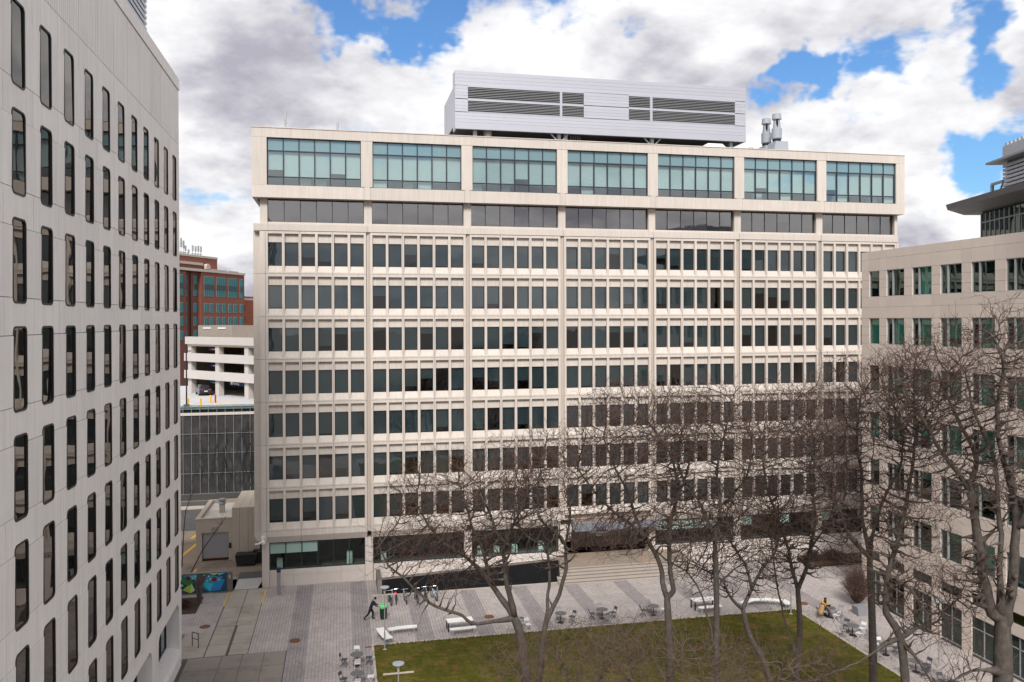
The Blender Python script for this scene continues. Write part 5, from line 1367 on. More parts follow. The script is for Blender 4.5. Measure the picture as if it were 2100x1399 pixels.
specs = [(3.85, 67.5, 8, (0.02,0.02,0.02), 'black bicycle with pale handlebar, leftmost by the granite wall'), (4.42, 67.75, -6, (0.03,0.22,0.24), 'teal bicycle with a red rear bag, second from the left'), (5.15, 67.55, 4, (0.30,0.42,0.52), 'pale blue bicycle, third from the left by the granite wall'),
         (6.05, 67.6, 5, (0.05,0.045,0.045), 'dark bicycle leaning by the middle of the bike row'), (6.85, 67.8, -10, (0.03,0.05,0.18), 'navy bicycle partly behind the low branch'), (7.6, 67.8, 14, (0.42,0.52,0.58), 'white and light blue bicycle at the right end of the bike row')]
for i, (x, y, rz, c, lab) in enumerate(specs):
    b = bike0 if i == 0 else copy_tree(bike0)
    b.location = (x, y, 0.01); b.rotation_euler = (R(2), R(rnd.uniform(-5, 5)), R(180 + rz)); tag(b, lab, 'bicycle', 'bicycles parked at the granite wall')
    fm = pm('bike_frame_paint', c, 0.05, rough=0.35)
    for ch in b.children:
        if ch.name.startswith('frame'):
            ch.data = ch.data.copy(); ch.data.materials[0] = fm
        if i == 1 and ch.name.startswith('saddle'):
            ba = MB().obox((0, 0.36, 0.82), (0.09, 0, 0), (0, 0.07, 0), (0, 0, 0.13)).build('saddle_bag', pm('red_bag', (0.65,0.02,0.01), 0.05), None, bevel=0.03); ba.parent = b
for i in range(5):
    x = 4.1 + 0.95 * i
    o = MB().tube([(x, 67.9, 0), (x, 67.9, 0.75), (x, 68.0, 0.85), (x, 68.5, 0.85), (x, 68.6, 0.75), (x, 68.6, 0)], 0.025, 6).build('bike_rack', M['steel'])
    tag(o, ('hoop bike rack between the first two bicycles from the left', 'hoop bike rack beside the pale blue bicycle', 'hoop bike rack beside the dark middle bicycle', 'hoop bike rack beside the navy bicycle', 'hoop bike rack at the right end of the bicycles')[i], 'bike rack', 'bike racks by the granite wall')

# ------------------------------------------------------------------ people
def person(name, joints, edges, zones, hair, loc, rz, label, coat=None):
    """joints: name -> (x, y, z, radius); zones: name -> material key. One skin-modifier surface."""
    p = empty(name); tag(p, label, 'person')
    names = list(joints)
    me = bpy.data.meshes.new('body')
    me.from_pydata([joints[k][:3] for k in names], [(names.index(a), names.index(b)) for a, b in edges], [])
    tmp = bpy.data.objects.new('body_tmp', me); col.objects.link(tmp)
    md = tmp.modifiers.new('skin', 'SKIN'); md.use_smooth_shade = True
    for i, k in enumerate(names):
        r = joints[k][3]; r = (r, r) if isinstance(r, (int, float)) else r
        if k[:2] not in ('f1', 'f2', 'f3', 'f4', 'th', 'ha', 'he', 'cr', 'ne'): r = (r[0] * 1.28, r[1] * 1.28)
        me.skin_vertices[0].data[i].radius = r
        me.skin_vertices[0].data[i].use_root = (k == 'pelvis')
    sb = tmp.modifiers.new('sub', 'SUBSURF'); sb.levels = 2; sb.render_levels = 2
    dg_ = bpy.context.evaluated_depsgraph_get()
    bm_ = bpy.data.meshes.new_from_object(tmp.evaluated_get(dg_))
    bpy.data.objects.remove(tmp)
    mk = sorted(set(zones.values()))
    bm_.materials.clear()
    for k in mk: bm_.materials.append(M[k])
    J = [(Vector(joints[k][:3]), mk.index(zones[k])) for k in names]
    for f in bm_.polygons:
        f.material_index = min(J, key=lambda q: (q[0] - f.center).length)[1]; f.use_smooth = True
    b = put('body', bm_, None); b.parent = p
    hm = MB()
    hx, hy, hz_ = joints['head'][:3]
    hm.lathe([(0.03, 0.135), (0.085, 0.11), (0.108, 0.05), (0.105, 0.0), (0.09, -0.03 - hair * 0.5), (0.06, -0.06 - hair)], (hx, hy + 0.03, hz_ + 0.01), 12)
    h = hm.build('hair', M['hair'], None, smooth=True); h.parent = p
    fm = MB(); fm.obox((hx, hy - 0.108, hz_ - 0.01), (0.013, 0, 0), (0, 0.018, 0), (0, 0, 0.022)); fm.build('nose', M['skin'], None).parent = p
    if coat: coat(p)
    p.location = loc; p.rotation_euler = (0, 0, R(rz))
    return p
BODY = [('pelvis','waist'), ('waist','chest'), ('chest','neck'), ('neck','head'), ('head','crown')]
def limbs(s): return [('chest','sh'+s), ('sh'+s,'el'+s), ('el'+s,'wr'+s), ('wr'+s,'ha'+s), ('ha'+s,'f1'+s), ('ha'+s,'f2'+s), ('ha'+s,'f3'+s), ('ha'+s,'f4'+s), ('wr'+s,'th'+s), ('pelvis','hi'+s), ('hi'+s,'kn'+s), ('kn'+s,'an'+s), ('an'+s,'to'+s)]
def hand(J, s, w, d, up=(0, 0, 1)):
    w = Vector(w); d = Vector(d).normalized(); u = Vector(up); sd = d.cross(u).normalized()
    J['wr'+s] = (*w, 0.03); J['ha'+s] = (*(w + d * 0.07), (0.042, 0.022))
    for k, (o, l) in enumerate(((-0.03, 0.075), (-0.01, 0.09), (0.01, 0.085), (0.03, 0.065))):
        J['f%d' % (k + 1) + s] = (*(w + d * (0.08 + l) + sd * o - u * 0.02), 0.009)
    J['th'+s] = (*(w + d * 0.06 + sd * (-0.05 if s == 'L' else 0.05)), 0.011)
def zone_map(J, top, leg, shoe='trouser', sleeve=None):
    z = {}
    for k in J:
        b = k[:2]
        z[k] = 'skin' if b in ('ha', 'th', 'he', 'ne', 'cr') or k[:2] in ('f1', 'f2', 'f3', 'f4') else leg if b in ('hi', 'kn', 'pe') else shoe if b in ('an', 'to') else (sleeve or top) if b in ('sh', 'el', 'wr') else top
    return z
# walking man, leaning into the bin he pushes; faces -Y locally
J = {'pelvis': (0, 0.05, 0.93, (0.15, 0.12)), 'waist': (0, -0.02, 1.08, (0.155, 0.115)), 'chest': (0, -0.16, 1.36, (0.19, 0.13)), 'neck': (0, -0.27, 1.53, 0.055), 'head': (0, -0.35, 1.64, (0.085, 0.10)), 'crown': (0, -0.36, 1.72, 0.075)}
for s, q in (('L', 1), ('R', -1)):
    J['sh'+s] = (0.20*q, -0.17, 1.44, 0.075); J['el'+s] = (0.24*q, -0.32, 1.18, 0.052)
    hand(J, s, (0.20*q, -0.55, 1.06), (0, -1, -0.1)); J['hi'+s] = (0.10*q, 0.05, 0.88, 0.10)
J['knL'] = (0.10, -0.16, 0.52, 0.07); J['anL'] = (0.10, -0.10, 0.10, 0.045); J['toL'] = (0.11, -0.30, 0.05, 0.04)
J['knR'] = (-0.10, 0.22, 0.50, 0.07); J['anR'] = (-0.10, 0.56, 0.20, 0.045); J['toR'] = (-0.11, 0.46, 0.04, 0.04)
person('person', J, BODY + limbs('L') + limbs('R'), zone_map(J, 'navy', 'trouser'), 0.0, (2.2, 64.2, 0.004), 90, 'person in navy jacket and black trousers pushing a green bin')
bn = thing('wheeled_bin', 'dark green wheeled bin with bright green liner pushed across the plaza', 'bin', (3.15, 64.2, 0.004))
MB().lathe([(0.24, 0.06), (0.26, 0.10), (0.31, 0.98), (0.33, 1.0), (0.33, 1.05), (0.29, 1.05), (0.26, 0.3)], (3.15, 64.2, 0.004), 18).build('body', M['binbody'], bn)
mb = MB(); rr = random.Random(2); pr = []
for (r, z) in ((0.335, 0.88), (0.36, 0.95), (0.37, 1.06), (0.33, 1.12), (0.2, 1.14), (0.05, 1.12)): pr.append((r, z))
mb.lathe(pr, (3.15, 64.2, 0.004), 16)
mb.v = [(x + rr.uniform(-.025,.025), y + rr.uniform(-.025,.025), z + rr.uniform(-.05,.04)) for x, y, z in mb.v]
mb.build('liner', M['bag'], bn, smooth=True)
for (a, b) in ((-0.18, 0.1), (0.18, 0.1), (0.0, -0.2)): MB().tube([(3.15 + a - 0.02, 64.2 + b, 0.05), (3.15 + a + 0.02, 64.2 + b, 0.05)], 0.05, 10).build('caster', M['tyre'], bn)
# two people seated at a table
def seated(lean, top, leg, hairlen, loc, rz, label, coatmat=None, reach=0.0):
    J = {'pelvis': (0, 0.05, 0.52, (0.16, 0.13)), 'waist': (0, 0.02, 0.68, (0.15, 0.115)), 'chest': (0, -0.10 * lean, 0.95, (0.18, 0.125)), 'neck': (0, -0.18 * lean, 1.12, 0.05), 'head': (0, -0.26 * lean, 1.23, (0.085, 0.10)), 'crown': (0, -0.27 * lean, 1.31, 0.075)}
    for s, q in (('L', 1), ('R', -1)):
        J['sh'+s] = (0.19*q, -0.10 * lean, 1.03, 0.07); J['el'+s] = (0.23*q, -0.16 * lean - 0.08, 0.80, 0.05)
        hand(J, s, (0.12*q, -0.36 - reach, 0.80), (-0.3*q, -1, 0)); J['hi'+s] = (0.11*q, 0.0, 0.50, 0.095)
        J['kn'+s] = (0.13*q, -0.42, 0.48, 0.068); J['an'+s] = (0.12*q, -0.40, 0.10, 0.045); J['to'+s] = (0.13*q, -0.56, 0.05, 0.038)
    def coat(p):
        if not coatmat: return
        mb = MB()
        for s in (-1, 1): pass
        arc_ = [(-0.24, -0.02), (-0.25, 0.10), (-0.16, 0.20), (0.0, 0.24), (0.16, 0.20), (0.25, 0.10), (0.24, -0.02)]
        rows = [(0.30, 1.15), (0.52, 1.1), (0.75, 1.0), (1.0, 0.95), (1.08, 0.8)]
        vs = [(x * k_, y * k_ - 0.1 * lean * (z > 0.7), z) for (z, k_) in rows for (x, y) in arc_]
        n_ = len(arc_); mb.add(vs, [(i*n_+j, i*n_+j+1, (i+1)*n_+j+1, (i+1)*n_+j) for i in range(len(rows)-1) for j in range(n_-1)])
        o = mb.build('coat', M[coatmat], None, smooth=True); o.parent = p
        sd = o.modifiers.new('thick', 'SOLIDIFY'); sd.thickness = 0.03
    return person('person', J, BODY + limbs('L') + limbs('R'), zone_map(J, top, leg), hairlen, loc, rz, label, coat)
seated(1.3, 'olive', 'jean', 0.02, (37.02, 56.95, 0.004), 80, 'person in camel coat over olive top leaning over the cafe table', 'camel', 0.1)
seated(1.0, 'mustard', 'trouser', 0.22, (37.72, 57.65, 0.004), -8, 'person with long dark hair and mustard top seated behind the cafe table', None, 0.0)
chair('grey', 36.95, 56.97, 80 + 180 - 180, 'grey folding chair under the person in the camel coat')
chair('grey', 37.73, 57.75, -8, 'grey folding chair under the person with long dark hair')
lap = thing('laptop', 'open black laptop on the table of the two seated people', 'laptop', (37.7, 57.1, 0.755))
MB().box(37.5, 37.85, 57.0, 57.24, 0.757, 0.772).build('base', M['iron'], lap)
mb = MB(); mb.obox((37.68, 56.98, 0.87), (0.17, 0, 0), (0, 0.008, 0), (0, -0.03, 0.1)); mb.build('screen', M['iron'], lap)
TREES={
 'A':([[(10.7,44.63,-0.15),(10.6,44.63,0.89),(10.28,44.71,2.87),(9.99,44.79,5.41),(9.62,44.88,6.56)],[(9.62,44.88,6.56),(8.46,44.93,6.44),(7.18,45.01,6.4),(6.67,44.93,6.83),(5.06,45.09,7.54),(4.24,45.07,8.29),(3.32,45.08,9.23),(2.57,45.06,9.92),(2.06,44.98,11.11)],[(9.62,44.88,6.7),(9.04,45.23,7.38),(8.34,45.6,8.46),(7.74,45.95,9.19),(6.64,46.41,10.04),(5.89,46.79,10.38),(5.0,47.21,11.47),(4.18,47.61,12.86)],[(8.34,45.6,8.46),(8.01,46.32,10.23),(7.67,47.04,10.98),(7.38,47.74,12.02),(6.93,48.49,13.71)],[(9.62,44.88,6.7),(9.33,44.69,8.04),(9.04,44.51,9.29),(8.86,44.3,10.74),(8.95,44.03,11.16),(8.4,43.89,11.86),(7.88,43.76,13.25)],[(8.95,44.03,11.16),(9.39,43.09,12.76),(9.68,42.18,13.67),(9.68,41.34,15.25)]],
  [(6.1,45.67,12.91,4.19,4.5,3.35),(9.24,45.0,14.02,2.65,3.5,2.93),(3.42,45.2,10.97,2.05,2.5,1.64),(6.77,45.51,10.12,3.07,3.0,1.68)],1500),
 'B':([[(10.45,42.65,-0.15),(10.35,42.65,1.61),(10.49,42.63,3.77),(10.76,42.59,6.2),(10.95,42.56,7.43)],[(10.95,42.56,7.43),(11.06,42.75,8.56),(11.04,42.97,10.97),(10.19,43.36,11.54),(9.68,43.67,12.22),(9.57,43.91,13.68)],[(10.95,42.56,7.21),(11.75,42.14,9.32),(11.77,41.9,11.46),(10.94,41.82,12.48),(10.29,41.71,13.04),(10.11,41.5,14.69),(10.31,41.21,16.28)],[(11.77,41.9,11.46),(11.81,40.88,13.18),(11.3,39.97,14.94)]],
  [(10.93,42.61,14.96,2.14,3.0,2.94),(9.75,42.85,13.63,1.6,2.5,1.87),(11.18,42.53,11.49,1.6,2.0,1.6)],850),
 'C':([[(17.81,41.08,-0.15),(17.71,41.08,1.58),(17.54,41.13,3.74),(17.45,41.17,6.79),(17.38,41.2,8.37)],[(17.38,41.2,8.37),(17.2,41.37,9.18),(17.15,41.51,10.0),(16.7,41.74,10.96),(16.41,41.93,11.55),(15.71,42.21,12.25),(14.57,42.59,13.09),(13.6,42.93,14.23),(12.92,43.21,15.3)],[(16.41,41.93,11.55),(16.03,42.66,12.64),(15.98,43.32,13.63),(15.44,44.08,15.04),(15.04,44.81,16.64)],[(17.38,41.2,8.37),(17.69,40.99,8.79),(17.46,40.9,9.92),(17.41,40.78,12.37),(17.77,40.56,14.1),(17.62,40.46,15.1),(17.21,40.41,16.31),(16.31,40.46,17.74)],[(17.77,40.56,14.1),(17.9,39.52,15.75),(17.93,38.51,17.45)]],
  [(15.38,41.67,17.08,3.61,4.5,3.47),(13.03,42.17,15.75,1.87,3.0,2.14),(18.0,41.12,17.87,2.27,3.0,2.27),(14.84,41.76,12.54,2.67,3.0,2.0),(17.98,41.1,13.06,1.6,2.5,2.14)],1900),
 'D':([[(19.66,39.67,-0.15),(19.56,39.67,2.07),(19.54,39.69,4.19),(19.57,39.71,8.94),(19.5,39.74,11.57)],[(19.5,39.74,11.57),(19.36,40.09,12.44),(18.9,40.5,13.82),(18.33,40.93,14.6),(18.07,41.3,15.97),(18.47,41.53,17.53)],[(19.5,39.74,11.57),(19.7,39.46,13.61),(19.39,39.28,15.22),(19.54,39.0,17.32),(19.93,38.68,18.88)],[(19.7,39.46,13.61),(20.17,38.09,15.16),(20.16,36.82,16.88)],[(19.55,39.7,5.99),(19.35,40.09,7.27),(19.04,40.51,8.85),(18.46,40.98,9.83),(17.52,41.52,10.35),(16.92,41.99,10.98),(15.97,42.53,11.19)]],
  [(18.87,39.92,17.73,2.87,4.0,2.74),(20.17,38.62,17.86,2.04,3.5,2.55),(18.33,40.0,13.04,2.35,3.0,2.35),(20.38,39.57,13.81,1.57,2.5,2.09)],1600),
 'E':([[(24.3,41.75,-0.15),(24.2,41.75,0.84),(23.88,41.82,2.82),(23.53,41.91,4.08),(22.78,42.08,5.51),(22.4,42.17,7.02)],[(22.4,42.17,7.02),(23.05,42.29,8.1),(23.68,42.42,9.03),(24.64,42.48,10.12),(25.06,42.65,11.47)],[(22.4,42.17,7.02),(21.6,41.96,7.68),(20.89,41.73,8.91),(19.65,41.62,9.72),(18.43,41.5,10.24)],[(23.05,42.29,8.1),(23.05,42.98,9.22),(22.54,43.78,10.46),(22.58,44.46,11.74)]],
  [(22.34,42.21,11.73,2.93,3.5,2.65),(24.26,41.81,12.84,1.95,3.0,2.23),(20.42,42.6,9.23,2.23,2.5,1.68),(23.42,41.96,9.22,1.68,2.0,1.68)],1250),
 'F':([[(26.55,43.31,-0.15),(26.45,43.31,0.14),(26.49,43.31,1.92),(26.7,43.28,5.09),(26.6,43.32,7.42)],[(26.6,43.32,7.42),(26.43,43.67,8.58),(26.25,44.02,10.17),(25.79,44.44,11.87),(25.37,44.85,13.59),(25.24,45.19,15.64)],[(26.6,43.32,7.42),(26.89,42.96,8.56),(26.95,42.65,10.01),(27.13,42.32,12.01),(26.63,42.13,14.36),(26.75,41.81,16.67)],[(26.5,43.32,3.34),(25.93,44.09,6.33),(25.95,44.74,7.9),(26.0,45.38,10.13),(25.73,46.09,11.8)],[(26.95,42.65,10.01),(27.35,41.3,12.24),(27.02,40.11,14.45)]],
  [(25.9,43.53,16.45,3.2,4.0,3.79),(28.18,43.03,15.28,2.04,3.0,3.2),(24.75,43.75,13.55,2.33,3.0,2.33),(25.3,43.61,10.05,2.04,2.5,2.33),(27.87,43.07,10.33,1.75,2.5,2.33)],1700),
 'G':([[(25.89,35.29,-0.15),(25.79,35.29,3.06),(25.83,35.29,5.51),(25.77,35.33,8.96),(25.67,35.37,11.73)],[(25.67,35.37,11.73),(24.87,35.8,12.63),(24.63,36.11,13.85),(23.94,36.52,15.32),(23.41,36.9,16.72),(22.85,37.28,17.8),(22.4,37.64,18.93)],[(25.67,35.37,11.73),(25.83,34.96,13.91),(25.99,34.55,15.09),(26.42,34.08,16.11),(26.26,33.75,17.84)],[(25.67,35.37,11.73),(25.45,35.55,13.71),(25.41,35.7,15.64),(25.26,35.87,17.57),(25.47,35.97,19.28)],[(24.63,36.11,13.85),(25.74,37.17,15.85),(26.27,38.34,17.71)]],
  [(24.68,35.62,19.09,2.31,3.5,2.67),(23.34,36.92,17.99,1.99,3.0,2.24),(26.14,34.29,18.96,1.66,3.0,2.6),(24.18,35.7,14.23,1.7,2.5,2.18),(26.32,35.25,14.47,1.46,2.5,2.18)],1650),
 'H':([[(24.94,31.41,-0.15),(24.84,31.41,5.11),(24.65,31.47,7.31),(24.43,31.53,9.28),(23.81,31.66,10.42)],[(23.81,31.66,10.42),(24.06,31.83,12.04),(24.59,31.93,13.74),(25.06,32.04,15.02),(25.53,32.16,16.76),(25.9,32.29,18.52)],[(24.17,31.58,9.41),(23.01,31.52,8.67),(21.79,31.47,8.26),(21.06,31.31,8.2),(19.97,31.24,7.95),(18.98,31.14,7.78)],[(24.43,31.52,9.15),(24.75,31.05,8.7),(25.19,30.54,7.67),(25.55,30.05,7.72),(25.97,29.56,8.32),(26.38,29.06,8.81)],[(24.06,31.83,12.04),(24.83,31.28,11.5),(25.3,30.79,10.55),(25.97,30.26,11.11),(26.21,29.83,12.08)],[(24.43,31.53,9.28),(25.51,31.81,9.61),(26.74,32.06,9.64),(27.77,32.36,10.48)],[(24.59,31.93,13.74),(24.22,32.78,14.89),(24.49,33.5,16.33)]],
  [(24.99,31.47,19.75,1.75,3.0,3.06),(25.59,31.29,11.0,1.97,2.5,1.86),(23.46,31.75,12.1,1.31,2.0,1.53),(24.75,31.49,14.72,1.53,2.5,2.18)],1500),
 'I':([[(27.39,28.85,-0.15),(27.29,28.85,4.88),(27.32,28.86,8.2),(27.33,28.87,9.96),(27.29,28.88,10.97)],[(27.29,28.88,10.97),(26.94,29.05,11.1),(26.73,29.19,12.25),(26.53,29.34,14.01),(26.26,29.5,16.14),(25.62,29.73,17.31),(24.99,29.96,18.24),(24.59,30.15,19.2),(23.83,30.4,20.28),(23.54,30.56,21.35)],[(27.29,28.88,10.97),(27.12,28.8,12.95),(26.98,28.7,15.33),(26.7,28.64,17.68),(26.26,28.6,18.52),(25.59,28.62,19.82),(25.22,28.57,21.45)],[(27.33,28.87,10.45),(27.63,28.6,12.38),(27.58,28.41,14.77),(27.18,28.28,16.57),(26.56,28.21,18.23),(26.3,28.05,19.64),(26.41,27.82,21.47),(25.85,27.73,22.87)],[(27.58,28.41,14.77),(27.71,27.71,16.66),(27.54,27.08,18.76),(26.79,26.57,20.77)],[(26.26,29.5,16.14),(26.95,29.97,17.73),(26.58,30.68,19.35),(26.39,31.34,20.82)],[(26.53,29.34,14.01),(27.82,29.83,14.42),(28.84,30.38,14.76)],[(27.38,28.85,8.6),(26.34,28.77,8.89),(25.59,28.62,8.93),(24.69,28.5,8.76),(23.88,28.37,8.73)]],
  [(26.03,29.21,20.98,2.37,3.2,2.68),(28.05,28.79,21.39,1.86,3.2,2.89),(24.36,30.08,20.53,1.68,2.6,1.88),(28.84,28.59,16.84,1.24,2.5,2.06),(25.4,29.32,16.86,1.44,2.3,1.86),(27.42,28.89,17.26,1.24,2.3,1.86),(26.19,29.13,12.73,1.24,2.0,1.65)],2100),
 'S1':([[(11.68,39.31,-0.15),(11.58,39.31,0.11),(11.83,39.27,2.6),(11.96,39.25,4.09)],[(11.96,39.25,4.09),(11.25,39.92,5.37),(10.89,40.52,6.17)],[(11.96,39.25,4.09),(12.66,38.6,5.56),(12.75,38.08,6.99)],[(11.96,39.25,4.09),(9.89,39.7,4.85),(8.68,39.96,5.6)]],
  [(11.85,39.29,6.21,3.24,2.6,2.12),(8.92,39.91,5.72,2.24,2.2,1.62)],650),
 'S2':([[(14.96,37.6,-0.15),(14.86,37.6,0.67),(14.99,37.58,3.1),(14.99,37.59,4.31)],[(14.99,37.59,4.31),(14.34,38.25,5.55),(14.28,38.78,6.57)],[(14.99,37.59,4.31),(15.75,36.93,5.99),(16.13,36.34,7.16)],[(14.99,37.59,4.31),(17.12,37.4,5.16),(17.95,37.48,5.54)]],
  [(14.65,37.68,6.74,2.67,2.5,2.18),(17.49,37.07,6.25,2.18,2.2,1.82)],650),
 'S3':([[(21.33,38.26,-0.15),(21.35,38.27,2.06),(21.4,38.27,3.58)],[(21.4,38.27,3.58),(20.86,38.9,4.64),(20.85,39.42,5.46)],[(21.4,38.27,3.58),(21.84,37.67,4.83),(21.83,37.17,6.05)]],
  [(20.99,38.37,5.24,2.29,2.2,1.66),(25.19,38.49,4.92,1.57,1.8,1.57)],420),
}

# ------------------------------------------------------------------ trees
def catmull(P, step):
    P = [np.array(p, float) for p in P]; Q = [2*P[0]-P[1]] + P + [2*P[-1]-P[-2]]; out = [P[0]]
    for i in range(1, len(Q) - 2):
        a, b, c, d = Q[i-1:i+3]; n = max(2, int(np.linalg.norm(c - b) / step))
        for k in range(1, n + 1):
            t = k / n
            out.append(0.5 * ((2*b) + (-a + c)*t + (2*a - 5*b + 4*c - d)*t*t + (-a + 3*b - 3*c + d)*t**3))
    return out
def grow_tree(limbs_, crowns, n_attr, seed, r_leaf=0.010, expo=2.25, step=0.25, infl=3.2, kill=0.33, spur=1.0):
    rs = np.random.RandomState(seed)
    pos, par, fixed = [], [], []
    for li, L in enumerate(limbs_):
        pts = catmull(L, 0.35)
        if li == 0: prev = -1; start = 0
        else:
            A = np.array(pos); prev = int(np.argmin(((A - pts[0])**2).sum(1))); start = 1
        wob = np.zeros(3)
        for k, p in enumerate(pts[start:]):
            if li: wob = 0.8 * wob + rs.normal(0, 0.024, 3)
            pos.append(p + wob); par.append(prev); fixed.append(li); prev = len(pos) - 1
    ntrunk0 = 0
    att = []
    vols = [c[3]*c[4]*c[5] for c in crowns]; tot = sum(vols)
    for c, v in zip(crowns, vols):
        m = int(n_attr * v / tot)
        q = rs.normal(0, 1, (m, 3)); q /= np.linalg.norm(q, axis=1)[:, None]
        q *= (rs.rand(m, 1) ** (1/2.2))
        att.append(np.array(c[:3]) + q * np.array(c[3:6]))
    # extra attractors round the ends of the main limbs so every limb carries twigs
    for L in limbs_[1:]:
        for p in L[len(L)//2:]:
            att.append(np.array(p) + rs.normal(0, 0.75, (14, 3)) + np.array([0, 0, 0.3]))
    A = np.vstack(att)
    P = np.array(pos)
    low = np.array([f > 0 for f in fixed])
    low[np.array([i for i, f in enumerate(fixed) if f == 0])] = False
    cand = np.where(low)[0]
    D2 = ((A[:, None, :] - P[None, cand, :])**2).sum(2)
    near = cand[np.argmin(D2, 1)]; dist = np.sqrt(D2.min(1))
    alive = np.ones(len(A), bool)
    kids = {}
    for it in range(90):
        act = alive & (dist < (infl if it > 25 else infl * 1.6))
        idx = np.where(act)[0]
        if not len(idx): break
        nn_ = near[idx]; u, inv = np.unique(nn_, return_inverse=True)
        vec = A[idx] - np.array(pos)[nn_]; vec /= np.linalg.norm(vec, axis=1)[:, None] + 1e-9
        S = np.zeros((len(u), 3)); np.add.at(S, inv, vec)
        new = []
        for k, nd in enumerate(u):
            d = S[k]; ln = np.linalg.norm(d)
            if ln < 1e-4: continue
            d = d / ln + rs.normal(0, 0.15, 3) + np.array([0, 0, 0.09])
            d /= np.linalg.norm(d)
            q = pos[nd] + d * step
            ks = kids.get(nd, [])
            if len(ks) >= 3 or any(np.linalg.norm(q - z) < step * 0.45 for z in ks): 
                # move this node's attractors on so growth cannot stall
                alive[idx[inv == k][:1]] = False
                continue
            kids.setdefault(nd, []).append(q)
            pos.append(q); par.append(int(nd)); fixed.append(99); new.append(len(pos) - 1)
        if not new: 
            if it > 60: break
            continue
        NP = np.array([pos[i] for i in new])
        ai = np.where(alive)[0]
        for s in range(0, len(ai), 4000):
            sl_ = ai[s:s+4000]
            d2 = np.sqrt(((A[sl_][:, None, :] - NP[None])**2).sum(2)); mi = d2.argmin(1); md = d2[np.arange(len(sl_)), mi]
            better = md < dist[sl_]
            dist[sl_[better]] = md[better]; near[sl_[better]] = np.array(new)[mi[better]]
        alive &= dist > kill
    # fine spur twigs
    n0 = len(pos)
    P = np.array(pos); par_a = np.array(par)
    haskid = np.zeros(n0, bool); haskid[par_a[par_a >= 0]] = True
    for i in range(n0):
        if fixed[i] != 99: 
            if fixed[i] == 0 or rs.rand() > 0.10: continue
        cnt = rs.poisson(0.42 * spur) + (2 if not haskid[i] else 0)
        base_d = P[i] - P[par[i]] if par[i] >= 0 else np.array([0, 0, 1.0])
        base_d = base_d / (np.linalg.norm(base_d) + 1e-9)
        for c in range(cnt):
            d = base_d * 0.9 + rs.normal(0, 0.5, 3) + np.array([0, 0, 0.3]); d /= np.linalg.norm(d)
            prev = i; q = P[i]
            for k in range(rs.randint(2, 5)):
                q = q + d * rs.uniform(0.16, 0.30)
                pos.append(q); par.append(prev); fixed.append(100); prev = len(pos) - 1
                d = d + rs.normal(0, 0.26, 3); d /= np.linalg.norm(d)
    n = len(pos)
    # pipe-model radii
    acc = np.zeros(n); rad = np.zeros(n)
    for i in range(n - 1, -1, -1):
        rad[i] = r_leaf * (0.8 if fixed[i] == 100 else 1.0) if acc[i] == 0 else acc[i] ** (1/expo)
        if par[i] >= 0:
            if par[i] < i: acc[par[i]] += rad[i] ** expo
    return np.array(pos), par, rad, fixed
def tree_mesh(pos, par, rad, thin, trunk_r, grow_r):
    n = len(pos)
    ch = [[] for _ in range(n)]
    for i, p in enumerate(par):
        if p >= 0: ch[p].append(i)
    rad = rad.copy()
    # map the pipe-model radii linearly onto the trunk's girth; twigs keep their size
    path = np.zeros(n)
    for i in range(n):
        if par[i] >= 0: path[i] = path[par[i]] + np.linalg.norm(pos[i] - pos[par[i]])
    s_ = np.clip((path / path.max() - 0.15) / 0.6, 0, 1)
    rad = np.where(rad > thin, thin + (rad - thin) * (0.9 * trunk_r - thin) / max(rad[0] - thin, 1e-6) * (1 - 0.68 * s_), rad)
    order = np.arange(n)
    for rep in range(6):                       # ease the radius along each limb so forks do not step
        sm = rad.copy()
        for i in range(n):
            if par[i] >= 0 and ch[i]:
                j = max(ch[i], key=lambda q: rad[q]); sm[i] = (rad[par[i]] + 2 * rad[i] + rad[j]) / 4
        rad = sm
    T, C = MB(), MB()
    stack = [(0, -1)]
    while stack:
        s, pr = stack.pop()
        chain = [pr] if pr >= 0 else []
        i = s
        while True:
            chain.append(i)
            if not ch[i]: break
            c = sorted(ch[i], key=lambda j: -rad[j])
            for j in c[1:]: stack.append((j, i))
            i = c[0]
        if len(chain) < 2: continue
        # cut the chain where it turns thin
        big = [j for j in chain[1 if pr >= 0 else 0:] if rad[j] > thin]
        rr_ = [min(rad[j], rad[chain[1]]) if q == 0 and pr >= 0 else rad[j] for q, j in enumerate(chain)]
        m = 0
        while m < len(chain) and rr_[m] > thin: m += 1
        if m >= 2:
            T.tube([pos[j] for j in chain[:m]], [float(x) for x in rr_[:m]], 9 if rr_[0] > 0.12 else 6)
            seg = chain[m-1:]; sr = rr_[m-1:]
        else: seg, sr = chain, rr_
        if len(seg) >= 2:
            C.tube([pos[j] for j in seg], [float(x) for x in sr], 4 if sr[0] > 0.025 else 3, cap=False)
    return T, C
TLAB = {'A': 'leftmost tall bare tree with a long low limb reaching left over the white table', 'B': 'slim bare tree with two upright limbs just right of the leftmost tree', 'C': 'bare tree with forked trunk standing in front of the entrance steps', 'D': 'straight trunked bare tree right of the forked tree before the entrance',
        'E': 'low spreading bare tree with crooked trunk in the middle of the lawn', 'F': 'bare tree forking into a Y beside the right lamp post', 'G': 'straight tall bare tree in front of the office block right end', 'H': 'bare tree with a thick lichen covered low limb reaching left at the bottom right', 'I': 'largest bare tree with massive trunk at the far right edge',
        'S1': 'small twiggy bare tree rising from the bottom edge under the leftmost tree', 'S2': 'small twiggy bare tree at the bottom edge below the forked tree', 'S3': 'small twiggy bare tree at the bottom edge below the crooked tree'}
TR = {'A': 0.33, 'B': 0.20, 'C': 0.26, 'D': 0.22, 'E': 0.20, 'F': 0.21, 'G': 0.25, 'H': 0.25, 'I': 0.52, 'S1': 0.09, 'S2': 0.09, 'S3': 0.08}
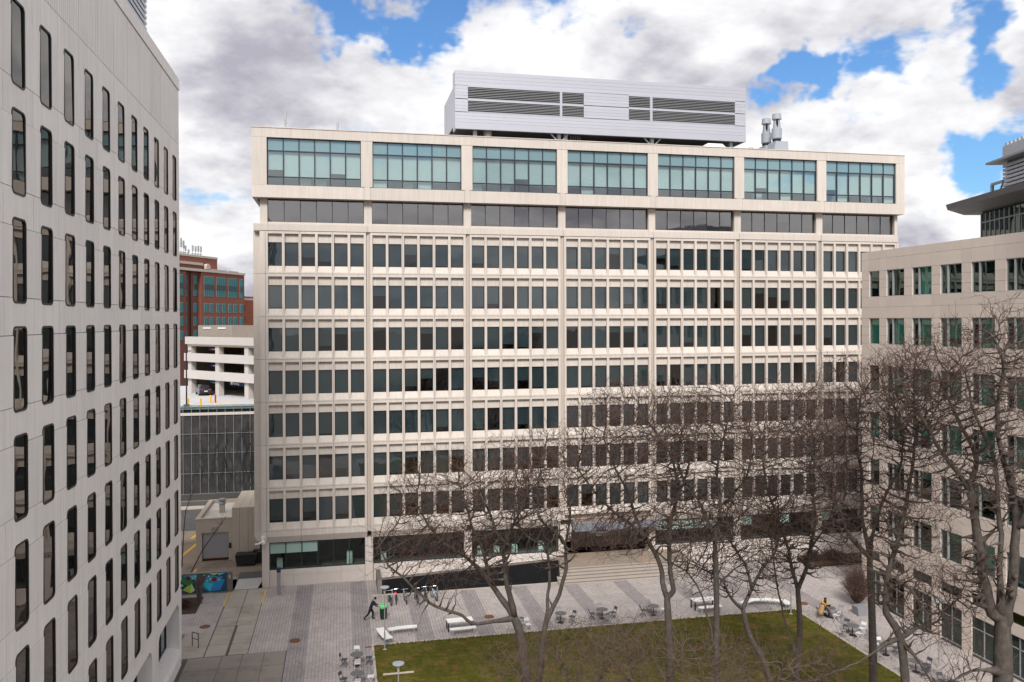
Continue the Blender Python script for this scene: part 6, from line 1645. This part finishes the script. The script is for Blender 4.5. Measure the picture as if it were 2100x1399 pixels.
for ti, (nm, (L, C_, na)) in enumerate(TREES.items()):
    small = nm.startswith('S')
    pos, par, rad, fixed = grow_tree(L, C_, int(na * (5.0 if small else 4.4)), 11 + ti, r_leaf=0.0055 if small else 0.0066, spur=1.0)
    print('TREE', nm, len(pos), rad[0])
    T, C = tree_mesh(pos, par, rad, 0.028, TR[nm], 0)
    t_ = thing('small_bare_tree' if small else 'bare_tree', TLAB[nm], 'tree', (L[0][0][0], L[0][0][1], 0), 'bare trees on the lawn')
    T.build('trunk', M['bark'], t_, smooth=True)
    C.build('crown', M['twig_pale' if small else 'twig'], t_)

# ------------------------------------------------------------------ turf tufts and fallen leaves
rs = np.random.RandomState(21)
tuft = MB()
m_ = 26000
xs = rs.uniform(LX0 - 0.05, LX1 + 0.05, m_); ysr = LY1 + 0.03 - (rs.rand(m_) ** 1.4) * 24
for x, y in zip(xs, ysr):
    h = rs.uniform(0.03, 0.085); a = rs.rand() * 3.14; w = rs.uniform(0.03, 0.07)
    tuft.mi = int(rs.rand() < 0.30 + 0.25 * math.sin(x * 0.7 + 1.3 * math.sin(y * 0.5))) + (1 if rs.rand() < 0.08 else 0)
    dx, dy = math.cos(a) * w, math.sin(a) * w; z = 0.05
    tuft.add([(x - dx, y - dy, z - 0.03), (x + dx, y + dy, z - 0.03), (x + dx * 0.4 + rs.uniform(-.04, .04), y + dy * 0.4, z + h)], [(0, 1, 2)])
o = tuft.build('grass_tufts', [pm('green_blades', (0.075, 0.088, 0.012), 0.3, 2.0, spec=0.1), pm('straw_blades', (0.155, 0.115, 0.035), 0.3, 2.0, spec=0.1), pm('pale_straw', (0.24, 0.18, 0.08), 0.3, 2.0, spec=0.1)])
o['kind'] = 'stuff'; o['label'] = 'short mixed green and straw coloured turf blades on the lawn'; o['category'] = 'grass'
leaf = MB()
for i in range(900):
    if i % 3 == 0: x, y = rs.uniform(2, 36), LY1 + abs(rs.normal(0, 1.2)) + 0.15
    elif i % 3 == 1: x, y = LX1 + abs(rs.normal(0, 1.5)) + 0.15, rs.uniform(44, 59)
    else: x, y = rs.uniform(-10, 42), rs.uniform(52, 72)
    if 3 < x < 19.2 and y > 69.5: continue
    a = rs.rand() * 6.28; s_ = rs.uniform(0.03, 0.07)
    leaf.add([(x + s_ * math.cos(a + k * 2.09), y + s_ * math.sin(a + k * 2.09), 0.035 + 0.01 * k) for k in range(3)], [(0, 1, 2)])
o = leaf.build('fallen_leaves', pm('dead_leaf', (0.10, 0.06, 0.03), 0.4, 3.0)); o['kind'] = 'stuff'; o['label'] = 'scattered brown dead leaves on the paving around the lawn'; o['category'] = 'leaves'
